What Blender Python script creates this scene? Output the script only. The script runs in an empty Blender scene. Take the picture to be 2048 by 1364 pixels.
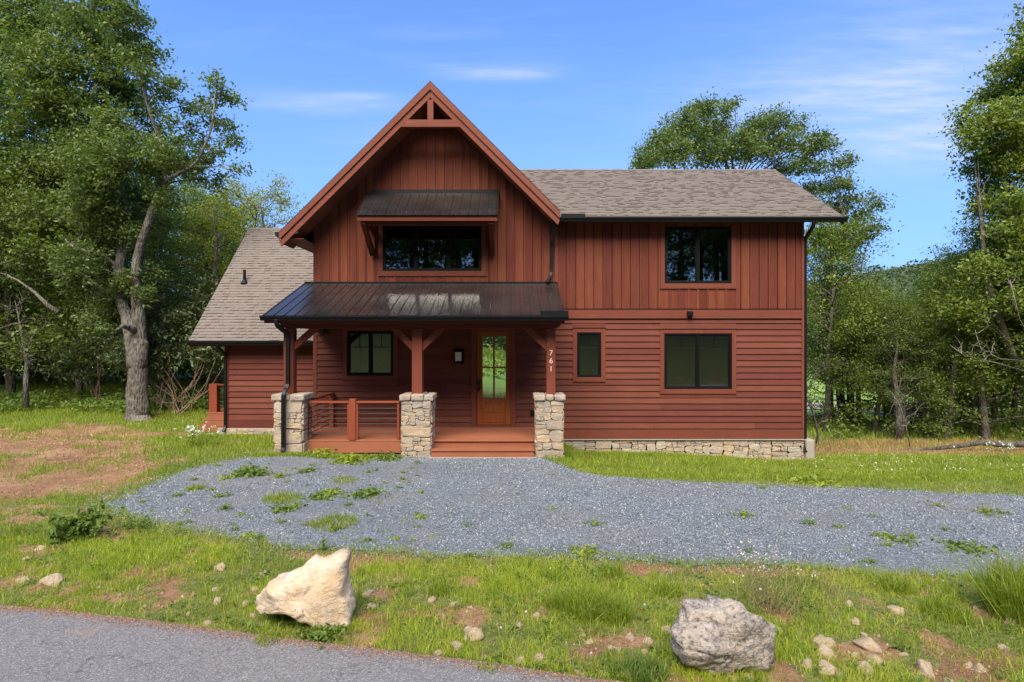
import bpy, bmesh, math, random
import numpy as np
from mathutils import Vector, Matrix, noise as mnoise
from mathutils.geometry import delaunay_2d_cdt

# ------------------------------------------------------------------ camera, sky, sun, exposure
F = 1206.0; D0 = 16.08; ZC = 2.65          # focal length in photo pixels, distance of the front wall, eye height
S = bpy.context.scene
COL = S.collection
cam_d = bpy.data.cameras.new('camera'); cam = bpy.data.objects.new('camera', cam_d); COL.objects.link(cam)
cam.location = (0, -D0, ZC); cam.rotation_euler = (math.radians(90), 0, 0)
cam_d.sensor_width = 36; cam_d.lens = F / 2048 * 36; cam_d.clip_start = 0.1; cam_d.clip_end = 3000
S.camera = cam
S.view_settings.view_transform = 'Standard'; S.view_settings.look = 'None'; S.view_settings.gamma = 1
S.view_settings.exposure = 1.25
SUN_EL, SUN_AZ = 45, 190                    # azimuth: clockwise from +Y (north); 200 = behind the camera, a little left
el, az = math.radians(SUN_EL), math.radians(SUN_AZ)
sd = Vector((math.sin(az) * math.cos(el), math.cos(az) * math.cos(el), math.sin(el)))
sl = bpy.data.lights.new('sun', 'SUN'); sl.energy = 4.6; sl.angle = math.radians(52); sl.color = (1, .90, .74)
so = bpy.data.objects.new('sun', sl); COL.objects.link(so)
so.rotation_euler = (-sd).to_track_quat('-Z', 'Y').to_euler(); so.location = sd * 60
W = bpy.data.worlds.new('World'); S.world = W; W.use_nodes = True
wt = W.node_tree; wt.nodes.clear()

class NT:
    """tiny node-tree helper"""
    def __init__(s, t): s.t = t
    def n(s, typ, ins=None, **kw):
        nd = s.t.nodes.new(typ)
        for k, v in kw.items(): setattr(nd, k, v)
        for k, v in (ins or {}).items():
            if isinstance(v, bpy.types.NodeSocket): s.t.links.new(v, nd.inputs[k])
            else: nd.inputs[k].default_value = v
        return nd
    def m(s, op, a, b=0.0, c=None, clamp=False):
        i = {0: a, 1: b}
        if c is not None: i[2] = c
        return s.n('ShaderNodeMath', i, operation=op, use_clamp=clamp).outputs[0]
    def mix(s, f, a, b, bt='MIX'):
        nd = s.n('ShaderNodeMix', data_type='RGBA', blend_type=bt)
        for idx, v in ((0, f), (6, a), (7, b)):
            if isinstance(v, bpy.types.NodeSocket): s.t.links.new(v, nd.inputs[idx])
            else: nd.inputs[idx].default_value = v if idx == 0 else (tuple(v) + (1,))[:4]
        return nd.outputs[2]
    def ramp(s, f, stops):
        nd = s.n('ShaderNodeValToRGB', {0: f}); e = nd.color_ramp.elements
        while len(e) < len(stops): e.new(.5)
        for i, (p, c) in enumerate(stops):
            e[i].position = p; e[i].color = (tuple(c) + (1,))[:4] if not isinstance(c, float) else (c, c, c, 1)
        return nd.outputs[0]
    def noise(s, vec, scale, detail=4, rough=.55, out=0):
        return s.n('ShaderNodeTexNoise', {'Vector': vec, 'Scale': scale, 'Detail': detail, 'Roughness': rough}).outputs[out]
    def mapp(s, vec, sc):
        return s.n('ShaderNodeMapping', {'Vector': vec, 'Scale': sc}).outputs[0]

w = NT(wt)
sky = w.n('ShaderNodeTexSky', sky_type='NISHITA', sun_disc=False, sun_elevation=el, sun_rotation=az, altitude=900, air_density=1.0, dust_density=0.4, ozone_density=3.5)
tc = w.n('ShaderNodeTexCoord').outputs['Generated']
sx = w.n('ShaderNodeSeparateXYZ', {0: tc})
yy = w.m('MAXIMUM', sx.outputs[1], .05)
u = w.m('DIVIDE', sx.outputs[0], yy); v = w.m('DIVIDE', sx.outputs[2], yy)
uv = w.n('ShaderNodeCombineXYZ', {0: u, 1: v, 2: 0.0}).outputs[0]
wisp = w.noise(w.mapp(uv, (1.6, 9, 1)), 2.2, 6, .6)
wisp2 = w.noise(w.mapp(uv, (3.5, 26, 1)), 2.0, 5, .6)
def blob(u0, v0, a, b, k):
    du = w.m('POWER', w.m('DIVIDE', w.m('SUBTRACT', u, u0), a), 2.0)
    dv = w.m('POWER', w.m('DIVIDE', w.m('SUBTRACT', v, v0), b), 2.0)
    return w.m('MULTIPLY', w.m('EXPONENT', w.m('MULTIPLY', w.m('ADD', du, dv), -1.0)), k)
bs = [blob(-.02, .445, .085, .012, .85), blob(-.30, .395, .11, .015, .65), blob(-.09, .455, .05, .006, .3), blob(-.24, .405, .06, .006, .25), blob(-.12, .51, .10, .012, .16), blob(.52, .40, .22, .05, .5), blob(.68, .33, .12, .03, .5),
      blob(.80, .44, .3, .12, .62), blob(.45, .30, .3, .04, .2), blob(-.24, .34, .1, .03, .12), blob(.3, .36, .12, .03, .18)]
tot = bs[0]
for b in bs[1:]: tot = w.m('ADD', tot, b)
fac = w.m('MULTIPLY', tot, w.m('MULTIPLY', w.m('ADD', w.m('MULTIPLY', wisp2, 1.7), w.m('MULTIPLY', w.m('SUBTRACT', wisp, .25, clamp=True), 1.6)), wisp2))
gen = w.m('MULTIPLY', w.m('SUBTRACT', wisp, .52, clamp=True), .35)
fac = w.m('ADD', fac, gen, clamp=True)
hz = w.m('POWER', w.m('SUBTRACT', 1.0, w.m('MULTIPLY', sx.outputs[2], 1.1), clamp=True), 1.9)
tint = w.mix(1.0, sky.outputs[0], (.60, .84, 1.24), 'MULTIPLY')
skyc = w.mix(w.m('MULTIPLY', hz, .92), tint, (1.3, 2.25, 4.1))
skyc = w.mix(fac, skyc, (2.9, 3.3, 4.4))
bg = w.n('ShaderNodeBackground', {0: skyc, 1: .105})
w.n('ShaderNodeOutputWorld', {0: bg.outputs[0]})

# ------------------------------------------------------------------ helpers
rng = np.random.default_rng(7); random.seed(7)
def sc_at(Y): return F / (Y + D0)
def PX(px, Y): return (px - 1024) / sc_at(Y)
def PZ(py, Y): return ZC + (682 - py) / sc_at(Y)
def GP(px, py, z=0.0):
    d = F * (ZC - z) / (py - 682); return ((px - 1024) * d / F, d - D0)

def tag(o, label=None, cat=None, group=None, kind=None):
    if label: o['label'] = label
    if cat: o['category'] = cat
    if group: o['group'] = group
    if kind: o['kind'] = kind
    return o
def empty(name, loc=(0, 0, 0), label=None, cat=None, group=None):
    o = bpy.data.objects.new(name, None); COL.objects.link(o); o.location = loc; o.empty_display_size = .3
    return tag(o, label, cat, group)
def link(me, name, mat, parent=None, smooth=False, loc=None):
    if mat: me.materials.append(mat)
    if smooth: me.shade_smooth()
    o = bpy.data.objects.new(name, me); COL.objects.link(o)
    if parent: o.parent = parent
    if loc is not None: o.location = loc
    return o
def fast(name, V, nper, counts_faces, mat, parent=None, smooth=False, loc=None):
    """V (N,3); faces all with nper corners, index array"""
    me = bpy.data.meshes.new(name)
    V = np.ascontiguousarray(V, dtype=np.float32); Fi = np.ascontiguousarray(counts_faces, dtype=np.int32)
    me.vertices.add(len(V)); me.vertices.foreach_set('co', V.ravel())
    me.loops.add(Fi.size); me.loops.foreach_set('vertex_index', Fi.ravel())
    me.polygons.add(len(Fi)); me.polygons.foreach_set('loop_start', np.arange(0, Fi.size, nper, dtype=np.int32))
    me.update(calc_edges=True)
    return link(me, name, mat, parent, smooth, loc)

class MB:
    def __init__(s): s.v = []; s.f = []
    def add(s, vs, fs):
        b = len(s.v); s.v += [tuple(p) for p in vs]; s.f += [tuple(b + i for i in f) for f in fs]; return s
    def box(s, x0, x1, y0, y1, z0, z1):
        if x0 > x1: x0, x1 = x1, x0
        if y0 > y1: y0, y1 = y1, y0
        if z0 > z1: z0, z1 = z1, z0
        return s.add([(x0,y0,z0),(x1,y0,z0),(x1,y1,z0),(x0,y1,z0),(x0,y0,z1),(x1,y0,z1),(x1,y1,z1),(x0,y1,z1)],
                     [(0,3,2,1),(4,5,6,7),(0,1,5,4),(1,2,6,5),(2,3,7,6),(3,0,4,7)])
    def hexa(s, p):  # 8 points, same order as box
        return s.add(p, [(0,3,2,1),(4,5,6,7),(0,1,5,4),(1,2,6,5),(2,3,7,6),(3,0,4,7)])
    def prism_xz(s, pts, y0, y1):      # polygon in x,z, extruded along y
        n = len(pts); a = [(x, y0, z) for x, z in pts] + [(x, y1, z) for x, z in pts]
        return s.add(a, [tuple(range(n)), tuple(range(2*n-1, n-1, -1))] + [(i, i+n, (i+1) % n + n, (i+1) % n) for i in range(n)])
    def prism_yz(s, pts, x0, x1):
        n = len(pts); a = [(x0, y, z) for y, z in pts] + [(x1, y, z) for y, z in pts]
        return s.add(a, [tuple(range(n)), tuple(range(2*n-1, n-1, -1))] + [(i, i+n, (i+1) % n + n, (i+1) % n) for i in range(n)])
    def beam(s, a, b, wd, ht, up=(0, 0, 1)):   # rectangular bar from a to b
        a, b = Vector(a), Vector(b); d = (b - a).normalized(); sd_ = d.cross(Vector(up)).normalized(); u_ = sd_.cross(d)
        p = []
        for c in (a, b):
            for i, j in ((-1,-1),(1,-1),(1,1),(-1,1)): p.append(c + sd_ * (i * wd / 2) + u_ * (j * ht / 2))
        return s.add(p, [(0,1,2,3),(7,6,5,4),(0,4,5,1),(1,5,6,2),(2,6,7,3),(3,7,4,0)])
    def tube(s, pts, rad, seg=8, rect=None, cap=True):
        pts = [Vector(p) for p in pts]; n = len(pts)
        if not hasattr(rad, '__len__'): rad = [rad] * n
        ref = Vector((0, 1, 0)) if rect else Vector((.31, .72, .62)).normalized()
        b0 = len(s.v)
        for i, p in enumerate(pts):
            t = (pts[min(i+1, n-1)] - pts[max(i-1, 0)]).normalized()
            a = t.cross(ref)
            if a.length < .05: a = t.cross(Vector((1, 0, 0)))
            a.normalize(); b = a.cross(t).normalized()
            if rect:
                for q in ((-1,-1),(1,-1),(1,1),(-1,1)): s.v.append(tuple(p + a * q[0] * rect[0] + b * q[1] * rect[1]))
            else:
                for k in range(seg):
                    an = 2 * math.pi * k / seg; s.v.append(tuple(p + (a * math.cos(an) + b * math.sin(an)) * rad[i]))
        m = 4 if rect else seg
        for i in range(n - 1):
            for k in range(m):
                s.f.append((b0+i*m+k, b0+i*m+(k+1) % m, b0+(i+1)*m+(k+1) % m, b0+(i+1)*m+k))
        if cap:
            s.f.append(tuple(b0 + k for k in range(m))[::-1]); s.f.append(tuple(b0 + (n-1)*m + k for k in range(m)))
        return s
    def build(s, name, mat, parent=None, smooth=False, bevel=0, loc=None):
        me = bpy.data.meshes.new(name); me.from_pydata(s.v, [], s.f); me.update()
        bm = bmesh.new(); bm.from_mesh(me); bmesh.ops.recalc_face_normals(bm, faces=bm.faces); bm.to_mesh(me); bm.free()
        o = link(me, name, mat, parent, smooth, loc)
        if bevel:
            md = o.modifiers.new('bevel', 'BEVEL'); md.width = bevel; md.segments = 2; md.limit_method = 'ANGLE'; md.angle_limit = math.radians(40)
        return o

# value noise for placement
_perm = np.random.default_rng(3).random((256, 256))
def vnoise(x, y, s):
    x = np.asarray(x) * s + 1000.3; y = np.asarray(y) * s + 1000.7
    xi = np.floor(x).astype(int); yi = np.floor(y).astype(int); fx = x - xi; fy = y - yi
    fx = fx*fx*(3-2*fx); fy = fy*fy*(3-2*fy)
    g = lambda a, b: _perm[a % 256, b % 256]
    return (g(xi, yi)*(1-fx)+g(xi+1, yi)*fx)*(1-fy) + (g(xi, yi+1)*(1-fx)+g(xi+1, yi+1)*fx)*fy
def fbm(x, y, s, o=4):
    t = 0; a = .5; n = 0
    for i in range(o): t = t + a * vnoise(x, y, s * 2**i); n += a; a *= .55
    return t / n
def sstep(a, b, x):
    t = np.clip((np.asarray(x, dtype=float) - a) / (b - a), 0, 1); return t*t*(3-2*t)

# ------------------------------------------------------------------ materials
def newmat(name):
    m = bpy.data.materials.new(name); m.use_nodes = True; t = m.node_tree; t.nodes.clear()
    return m, NT(t)
def out(t, sh): t.n('ShaderNodeOutputMaterial', {0: sh})
def bsdf(t, col, rough=.6, bump=None, bstr=.3, bdist=.01, **kw):
    ins = {'Base Color': col if isinstance(col, bpy.types.NodeSocket) else (tuple(col) + (1,))[:4], 'Roughness': rough}
    ins.update({k.replace('_', ' '): v for k, v in kw.items()})
    if bump is not None:
        ins['Normal'] = t.n('ShaderNodeBump', {'Height': bump, 'Strength': bstr, 'Distance': bdist}).outputs[0]
    return t.n('ShaderNodeBsdfPrincipled', ins).outputs[0]
def objc(t): return t.n('ShaderNodeTexCoord').outputs['Object']
def rnd(t): return t.n('ShaderNodeNewGeometry').outputs['Random Per Island']

def wood(name, c1, c2, axis, rough=.72, grain=1.3, var=.22, spec=.18):
    m, t = newmat(name); o = objc(t); r = rnd(t)
    off = t.n('ShaderNodeVectorMath', {0: o, 1: t.n('ShaderNodeCombineXYZ', {0: t.m('MULTIPLY', r, 31.0), 1: t.m('MULTIPLY', r, 17.0), 2: t.m('MULTIPLY', r, 57.0)}).outputs[0]}, operation='ADD').outputs[0]
    sc = {'x': (1.2, 30, 30), 'z': (30, 30, 1.2), 'y': (30, 1.2, 30)}[axis]
    g = t.noise(t.mapp(off, sc), 1.6, 6, .65)
    blot = t.noise(o, 1.7, 4, .6)
    knot = t.n('ShaderNodeTexVoronoi', {'Vector': t.mapp(off, {'x': (1.6, 4, 4), 'z': (4, 4, 1.6), 'y': (4, 1.6, 4)}[axis]), 'Scale': 1.1}).outputs[0]
    kn = t.ramp(knot, [(.0, .35), (.06, .9), (.09, 1.0)])
    c = t.mix(t.ramp(g, [(.3, 0.0), (.72, 1.0)]), c1, c2)
    c = t.mix(t.m('MULTIPLY', blot, .4), c, tuple(x * .5 for x in c1))
    fl_ = t.noise(t.mapp(off, tuple(q * .35 for q in sc)), 2.6, 5, .75)
    c = t.mix(t.ramp(fl_, [(.56, 0.0), (.72, .55)]), c, tuple(min(1, x * k) for x, k in zip(c2, (1.45, 1.6, 1.7))))
    hs = t.n('ShaderNodeHueSaturation', {'Hue': t.m('ADD', .496, t.m('MULTIPLY', r, .010)), 'Saturation': 1.0, 'Value': t.m('ADD', 1 - var / 2, t.m('MULTIPLY', r, var)), 'Color': c}).outputs[0]
    c = t.mix(1.0, hs, kn, 'MULTIPLY')
    out(t, bsdf(t, c, rough, g, .25 * grain, .004, **{'Specular_IOR_Level': spec}))
    return m
def plain(name, col, rough=.5, metal=0.0, ns=0, amt=.15, spec=.5, bump=0):
    m, t = newmat(name); o = objc(t)
    n = t.noise(o, ns or 6, 5, .6)
    c = t.mix(t.m('MULTIPLY', n, amt * 2), col, tuple(x * .5 for x in col))
    out(t, bsdf(t, c, t.m('ADD', rough - .06, t.m('MULTIPLY', n, .14)), n if bump else None, bump, .01, Metallic=metal, **{'Specular_IOR_Level': spec}))
    return m
M = {}
M['clap'] = wood('clapboard stain', (.108, .029, .018), (.155, .043, .028), 'x', var=.3)
M['vert'] = wood('board stain', (.098, .022, .012), (.168, .042, .022), 'z', var=.45)
M['trimx'] = wood('trim stain horizontal', (.132, .034, .020), (.172, .047, .029), 'x', var=.1)
M['trimz'] = wood('trim stain vertical', (.132, .034, .020), (.172, .047, .029), 'z', var=.1)
M['rake'] = wood('rake stain', (.145, .042, .026), (.185, .057, .036), 'x', var=.06)
M['soff'] = wood('soffit boards', (.17, .050, .028), (.22, .07, .04), 'y', var=.35)
M['post'] = wood('post stain', (.145, .036, .019), (.19, .050, .028), 'z', var=.1)
M['beam'] = wood('beam stain', (.095, .021, .012), (.13, .030, .018), 'x', var=.1)
M['sheath'] = plain('shadow gap sheathing', (.022, .010, .008), .95)  # near black so the gaps between siding boards read as shadow lines
M['rail'] = wood('railing stain', (.20, .045, .020), (.28, .068, .032), 'z', var=.15)
M['railx'] = wood('rail cap stain', (.20, .045, .020), (.27, .065, .03), 'x', var=.15)
M['deck'] = wood('deck boards', (.26, .088, .046), (.33, .118, .062), 'x', var=.08, grain=.5)
M['door'] = wood('mahogany door', (.20, .052, .015), (.32, .09, .025), 'z', rough=.35, var=.08)
M['black'] = plain('black aluminium', (.006, .006, .007), .38, 0, 8, .1, .22)
M['frame'] = plain('black window frame', (.004, .004, .005), .45, 0, 8, .1, .15)
M['dark'] = plain('dark bronze hardware', (.012, .010, .010), .35, .6)
M['mortar'] = plain('mortar', (.24, .19, .13), .95, 0, 20, .3)
M['conc'] = plain('weathered concrete', (.34, .30, .25), .9, 0, 9, .35, bump=.3)
M['room'] = plain('interior plaster', (.20, .19, .17), .9)
M['floor_in'] = plain('interior floor', (.12, .07, .04), .4)
M['rod'] = plain('black rail rod', (.03, .028, .028), .35, .7)
M['white'] = plain('white plastic', (.75, .75, .72), .35)
M['brass'] = plain('brushed number', (.78, .70, .58), .35, .2)
# glass
m, t = newmat('window glass')
lw = t.n('ShaderNodeFresnel', {0: 1.55}).outputs[0]
wav = t.noise(objc(t), 1.3, 2, .5)
nrm = t.n('ShaderNodeBump', {'Height': wav, 'Strength': .04, 'Distance': .02}).outputs[0]
gl = t.n('ShaderNodeBsdfGlossy', {0: (1, 1, 1, 1), 1: .0, 'Normal': nrm}).outputs[0]
tr = t.n('ShaderNodeBsdfTransparent', {0: (.60, .61, .57, 1)}).outputs[0]
mx = t.n('ShaderNodeMixShader', {0: t.m('ADD', t.m('MULTIPLY', lw, 2.2), .03, clamp=True), 1: tr, 2: gl}).outputs[0]
out(t, mx); M['glass'] = m
m, t = newmat('door glass')
lw = t.n('ShaderNodeFresnel', {0: 1.45}).outputs[0]
gl = t.n('ShaderNodeBsdfGlossy', {0: (1, 1, 1, 1), 1: .0}).outputs[0]
tr = t.n('ShaderNodeBsdfTransparent', {0: (.85, .88, .86, 1)}).outputs[0]
out(t, t.n('ShaderNodeMixShader', {0: lw, 1: tr, 2: gl}).outputs[0]); M['dglass'] = m
m, t = newmat('frosted lantern glass'); out(t, bsdf(t, (.55, .53, .42), .25)); M['lglass'] = m
# metal roofing
m, t = newmat('bronze metal roofing'); o = objc(t)
n1 = t.noise(t.mapp(o, (1, 1, 1)), 1.2, 5, .6); n2 = t.noise(o, 45, 3, .6)
c = t.mix(t.ramp(n1, [(.35, 0.0), (.7, 1.0)]), (.014, .013, .013), (.028, .025, .024))
c = t.mix(t.ramp(n2, [(.66, 0.0), (.78, .5)]), c, (.13, .11, .10))
out(t, bsdf(t, c, t.m('ADD', .10, t.m('MULTIPLY', n1, .2)), n1, .12, .02, **{'Specular_IOR_Level': .8}))
M['metal'] = m
# shingles
m, t = newmat('asphalt shingle'); o = objc(t); r = rnd(t)
c = t.ramp(r, [(0.0, (.074, .060, .052)), (.2, (.102, .084, .073)), (.4, (.112, .093, .081)), (1.0, (.134, .112, .097))])
g = t.noise(o, 190, 3, .7); big = t.noise(o, .8, 3, .5)
c = t.mix(.5, c, t.ramp(g, [(.3, (.06, .05, .043)), (.7, (.31, .262, .222))]))
c = t.mix(t.m('MULTIPLY', big, .3), c, (.13, .105, .09))
out(t, bsdf(t, c, .95, g, .4, .004)); M['shingle'] = m
# masonry stone
def stonemat(name, cols, sc=1.0, rough=.9, bstr=.6, speck=.0):
    m, t = newmat(name); o = objc(t); r = rnd(t)
    c = t.ramp(r, [(i / max(1, len(cols) - 1), c_) for i, c_ in enumerate(cols)])
    n1 = t.noise(o, 7 * sc, 6, .65); n2 = t.noise(o, 38 * sc, 5, .7); n3 = t.noise(t.mapp(o, (1, 1, 3)), 3 * sc, 4, .6)
    c = t.mix(t.ramp(n1, [(.35, 0.0), (.65, .75)]), c, (.34, .235, .135))
    c = t.mix(t.ramp(n3, [(.48, 0.0), (.7, .7)]), c, (.22, .20, .19))
    c = t.mix(.75, c, t.ramp(n2, [(.25, (.45, .43, .42)), (.55, (1, 1, 1)), (.8, (1.2, 1.2, 1.15))]), 'MULTIPLY')
    hh = t.m('ADD', t.m('MULTIPLY', n1, .7), t.m('MULTIPLY', n2, .35))
    out(t, bsdf(t, c, rough, hh, bstr, .03)); return m
M['stone'] = stonemat('field stone', [(.36, .31, .24), (.44, .38, .30), (.28, .25, .22), (.50, .38, .24), (.33, .31, .28), (.47, .42, .34)])
# boulders
def boulder_mat(name, a, b, cst, dk, dkamt, rdg=0.0):
    m, t = newmat(name); o = objc(t)
    n1 = t.noise(o, 2.6, 6, .65); n2 = t.noise(o, 26, 6, .72); n3 = t.noise(o, 4.2, 6, .7); n4 = t.noise(o, 90, 3, .6)
    c = t.mix(t.ramp(n1, [(.38, 0.0), (.62, 1.0)]), a, b)
    c = t.mix(t.ramp(n3, [(.5, 0.0), (.68, .85)]), c, cst)
    c = t.mix(t.m('MULTIPLY', t.ramp(n2, [(.5, 0.0), (.66, 1.0)]), dkamt), c, dk)
    c = t.mix(.6, c, t.ramp(n4, [(.3, .6), (.6, 1.05)]), 'MULTIPLY')
    rg = t.m('ABSOLUTE', t.m('SUBTRACT', t.noise(t.mapp(o, (1, 1, 2.2)), 2.4, 7, .62), .5))
    c = t.mix(t.ramp(rg, [(.0, rdg), (.02, 0.0)]), c, tuple(x * .6 for x in dk))  # crevice shade mixed into the colour along the bump grooves
    h = t.m('ADD', t.m('MULTIPLY', t.m('MINIMUM', rg, .1), 1.0 + rdg * 5), t.m('MULTIPLY', n3, 1.0)); h = t.m('ADD', h, t.m('ADD', t.m('MULTIPLY', n2, .35), t.m('MULTIPLY', n4, .08)))
    out(t, bsdf(t, c, .92, h, .8, .04)); return m
M['b1'] = boulder_mat('cream quartz boulder', (.66, .53, .38), (.54, .36, .19), (.72, .62, .50), (.34, .22, .12), .35, .12)
M['b2'] = boulder_mat('grey gneiss boulder', (.47, .39, .30), (.25, .215, .185), (.56, .51, .46), (.05, .045, .04), .9, .5)
M['peb'] = boulder_mat('pale verge stone', (.58, .45, .30), (.50, .35, .20), (.66, .57, .45), (.32, .22, .13), .25)
# leaves
def leafmat(name, cols, trans=.35, nsc=.5):
    m, t = newmat(name); r = rnd(t); o = objc(t)
    n = t.noise(o, nsc, 3, .6)
    f = t.m('ADD', t.m('MULTIPLY', r, .5), t.m('MULTIPLY', t.m('SUBTRACT', n, .25), 1.0), clamp=True)
    c = t.ramp(f, [(i / (len(cols) - 1), c_) for i, c_ in enumerate(cols)])
    d = bsdf(t, c, .5, **{'Specular_IOR_Level': .35})
    tl = t.n('ShaderNodeBsdfTranslucent', {0: t.mix(1.0, c, (1.5, 1.6, .6), 'MULTIPLY')}).outputs[0]
    out(t, t.n('ShaderNodeMixShader', {0: trans, 1: d, 2: tl}).outputs[0]); return m
M['leaf_oak'] = leafmat('oak leaves', [(.045, .08, .024), (.095, .145, .038), (.18, .22, .06)])
M['leaf_far'] = leafmat('far hillside leaves', [(.035, .062, .032), (.06, .095, .042), (.10, .135, .05)], .3, .03)  # slightly bluish tones: distance haze put into the leaf colour
M['leaf_dark'] = leafmat('dark forest leaves', [(.05, .085, .020), (.10, .15, .030), (.18, .225, .042)])
M['leaf_mid'] = leafmat('mid green leaves', [(.055, .095, .020), (.125, .18, .030), (.25, .28, .048)])
M['leaf_yel'] = leafmat('yellow green leaves', [(.13, .17, .025), (.21, .25, .035), (.31, .32, .05)], .45)
M['leaf_rho'] = leafmat('rhododendron leaves', [(.05, .085, .035), (.085, .12, .05), (.15, .17, .07)], .2)
M['leaf_weed'] = leafmat('weed leaves', [(.085, .145, .03), (.14, .21, .04), (.22, .28, .055)], .35, 6)
M['grass'] = leafmat('meadow grass', [(.16, .23, .022), (.29, .37, .032), (.43, .47, .05), (.52, .46, .16)], .4, .9)
M['grass_dk'] = leafmat('lawn grass', [(.12, .19, .02), (.20, .27, .028), (.29, .34, .042), (.36, .35, .10)], .4, .7)
M['drygrass'] = leafmat('dry grass', [(.30, .18, .085), (.40, .26, .13), (.46, .34, .18)], .3, 2)
M['straw'] = leafmat('straw stems', [(.22, .17, .07), (.34, .27, .12), (.42, .36, .19)], .25, 6)
M['petal'] = plain('white petals', (.82, .82, .78), .6)
def barkmat(name, a, b, lich):
    m, t = newmat(name); o = objc(t)
    n = t.m('ADD', t.m('MULTIPLY', t.noise(t.mapp(o, (9, 9, 1.6)), 1.6, 6, .75), .5), t.m('MULTIPLY', t.n('ShaderNodeTexVoronoi', {'Vector': t.mapp(o, (16, 16, 4)), 'Scale': 1.3}).outputs[0], .55)); l = t.noise(o, 2.3, 5, .65)
    c = t.mix(t.ramp(n, [(.35, 0.0), (.68, 1.0)]), a, b)
    c = t.mix(t.ramp(l, [(.47, 0.0), (.62, .75)]), c, lich)
    out(t, bsdf(t, c, .95, n, 1.0, .09)); return m
M['bark'] = barkmat('oak bark', (.05, .042, .035), (.165, .145, .12), (.23, .22, .175))
M['bark_dk'] = barkmat('dark bark', (.035, .028, .022), (.10, .082, .065), (.16, .15, .12))
M['bark_pale'] = barkmat('pale dead branch', (.20, .16, .13), (.36, .31, .26), (.38, .37, .32))
M['bark_red'] = barkmat('reddish stems', (.12, .07, .05), (.24, .15, .10), (.28, .22, .17))
# ground
m, t = newmat('earth and turf'); o = t.n('ShaderNodeNewGeometry').outputs['Position']
dm = t.n('ShaderNodeAttribute', attribute_name='dirt').outputs['Fac']
dry = t.n('ShaderNodeAttribute', attribute_name='dry').outputs['Fac']
n1 = t.noise(o, 1.1, 6, .65); n2 = t.noise(o, 9, 5, .7); n3 = t.noise(o, 55, 4, .7)
gr = t.ramp(n2, [(.3, (.07, .085, .022)), (.55, (.13, .15, .03)), (.75, (.21, .20, .065))])
farm = t.m('MULTIPLY', t.m('SUBTRACT', t.n('ShaderNodeSeparateXYZ', {0: o}).outputs[1], 16.0), .08, clamp=True)
hillm = t.m('MULTIPLY', t.m('SUBTRACT', t.n('ShaderNodeSeparateXYZ', {0: o}).outputs[1], 95.0), .03, clamp=True)
gr = t.mix(farm, gr, t.ramp(n1, [(.3, (.10, .19, .03)), (.7, (.22, .33, .055))]))
gr = t.mix(hillm, gr, (.045, .065, .022))
di = t.ramp(t.m('ADD', t.m('MULTIPLY', n1, .6), t.m('MULTIPLY', n2, .4)), [(.35, (.14, .068, .034)), (.5, (.27, .145, .072)), (.66, (.40, .25, .14))])
di = t.mix(.7, di, t.ramp(n3, [(.3, (.5, .48, .45)), (.6, (1.1, 1.1, 1.1))]), 'MULTIPLY')
fm = t.m('ADD', dm, t.m('MULTIPLY', t.m('SUBTRACT', n2, .5), 1.0))
c = t.mix(t.ramp(fm, [(.38, 0.0), (.58, 1.0)]), gr, di)
c = t.mix(dry, c, (.36, .23, .12))
out(t, bsdf(t, c, .97, t.m('ADD', n2, t.m('MULTIPLY', n3, .5)), .7, .05)); M['ground'] = m
m, t = newmat('blue grey gravel'); o = t.n('ShaderNodeNewGeometry').outputs['Position']
v1 = t.n('ShaderNodeTexVoronoi', {'Vector': o, 'Scale': 42.0})
v2 = t.n('ShaderNodeTexVoronoi', {'Vector': o, 'Scale': 85.0})
big = t.noise(o, .55, 5, .6)
sep = t.n('ShaderNodeSeparateColor', {0: v1.outputs['Color']}); sep2 = t.n('ShaderNodeSeparateColor', {0: v2.outputs['Color']})
c = t.ramp(sep.outputs[0], [(0.0, (.058, .073, .086)), (.4, (.138, .166, .190)), (.75, (.215, .248, .275)), (.95, (.32, .34, .345)), (1.0, (.48, .46, .42))])
c2 = t.ramp(sep2.outputs[1], [(0.0, (.07, .086, .100)), (.6, (.18, .213, .243)), (1.0, (.42, .43, .43))])
c = t.mix(.45, c, c2)
c = t.mix(t.ramp(big, [(.42, 0.0), (.68, .62)]), c, (.23, .215, .19))
c = t.mix(t.ramp(t.noise(t.mapp(o, (.25, 1.6, 1)), 1.0, 4, .6), [(.45, 0.0), (.7, .35)]), c, (.10, .115, .14))
out(t, bsdf(t, c, .9, t.m('ADD', v1.outputs['Distance'], v2.outputs['Distance']), .9, .02)); M['gravel'] = m
m, t = newmat('gravel chip'); r = rnd(t)
c = t.ramp(r, [(0.0, (.050, .062, .074)), (.4, (.135, .162, .186)), (.8, (.21, .242, .268)), (.97, (.31, .325, .33)), (1.0, (.50, .48, .42))])
out(t, bsdf(t, c, .8)); M['chip'] = m
m, t = newmat('worn asphalt'); o = t.n('ShaderNodeNewGeometry').outputs['Position']
v1 = t.n('ShaderNodeTexVoronoi', {'Vector': o, 'Scale': 110.0}); n1 = t.noise(o, .9, 5, .6); n2 = t.noise(o, 160, 3, .7)
sep = t.n('ShaderNodeSeparateColor', {0: v1.outputs['Color']})
c = t.ramp(sep.outputs[0], [(0.0, (.09, .086, .088)), (.5, (.185, .176, .178)), (.88, (.26, .248, .248)), (1.0, (.42, .40, .38))])
c = t.mix(t.m('MULTIPLY', n1, .3), c, (.27, .24, .22))
vc = t.n('ShaderNodeTexVoronoi', {'Vector': t.n('ShaderNodeVectorMath', {0: o, 1: t.n('ShaderNodeTexNoise', {'Vector': o, 'Scale': 2.5, 'Detail': 5.0}).outputs[1]}, operation='ADD').outputs[0], 'Scale': .55}, feature='DISTANCE_TO_EDGE').outputs[0]
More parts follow.
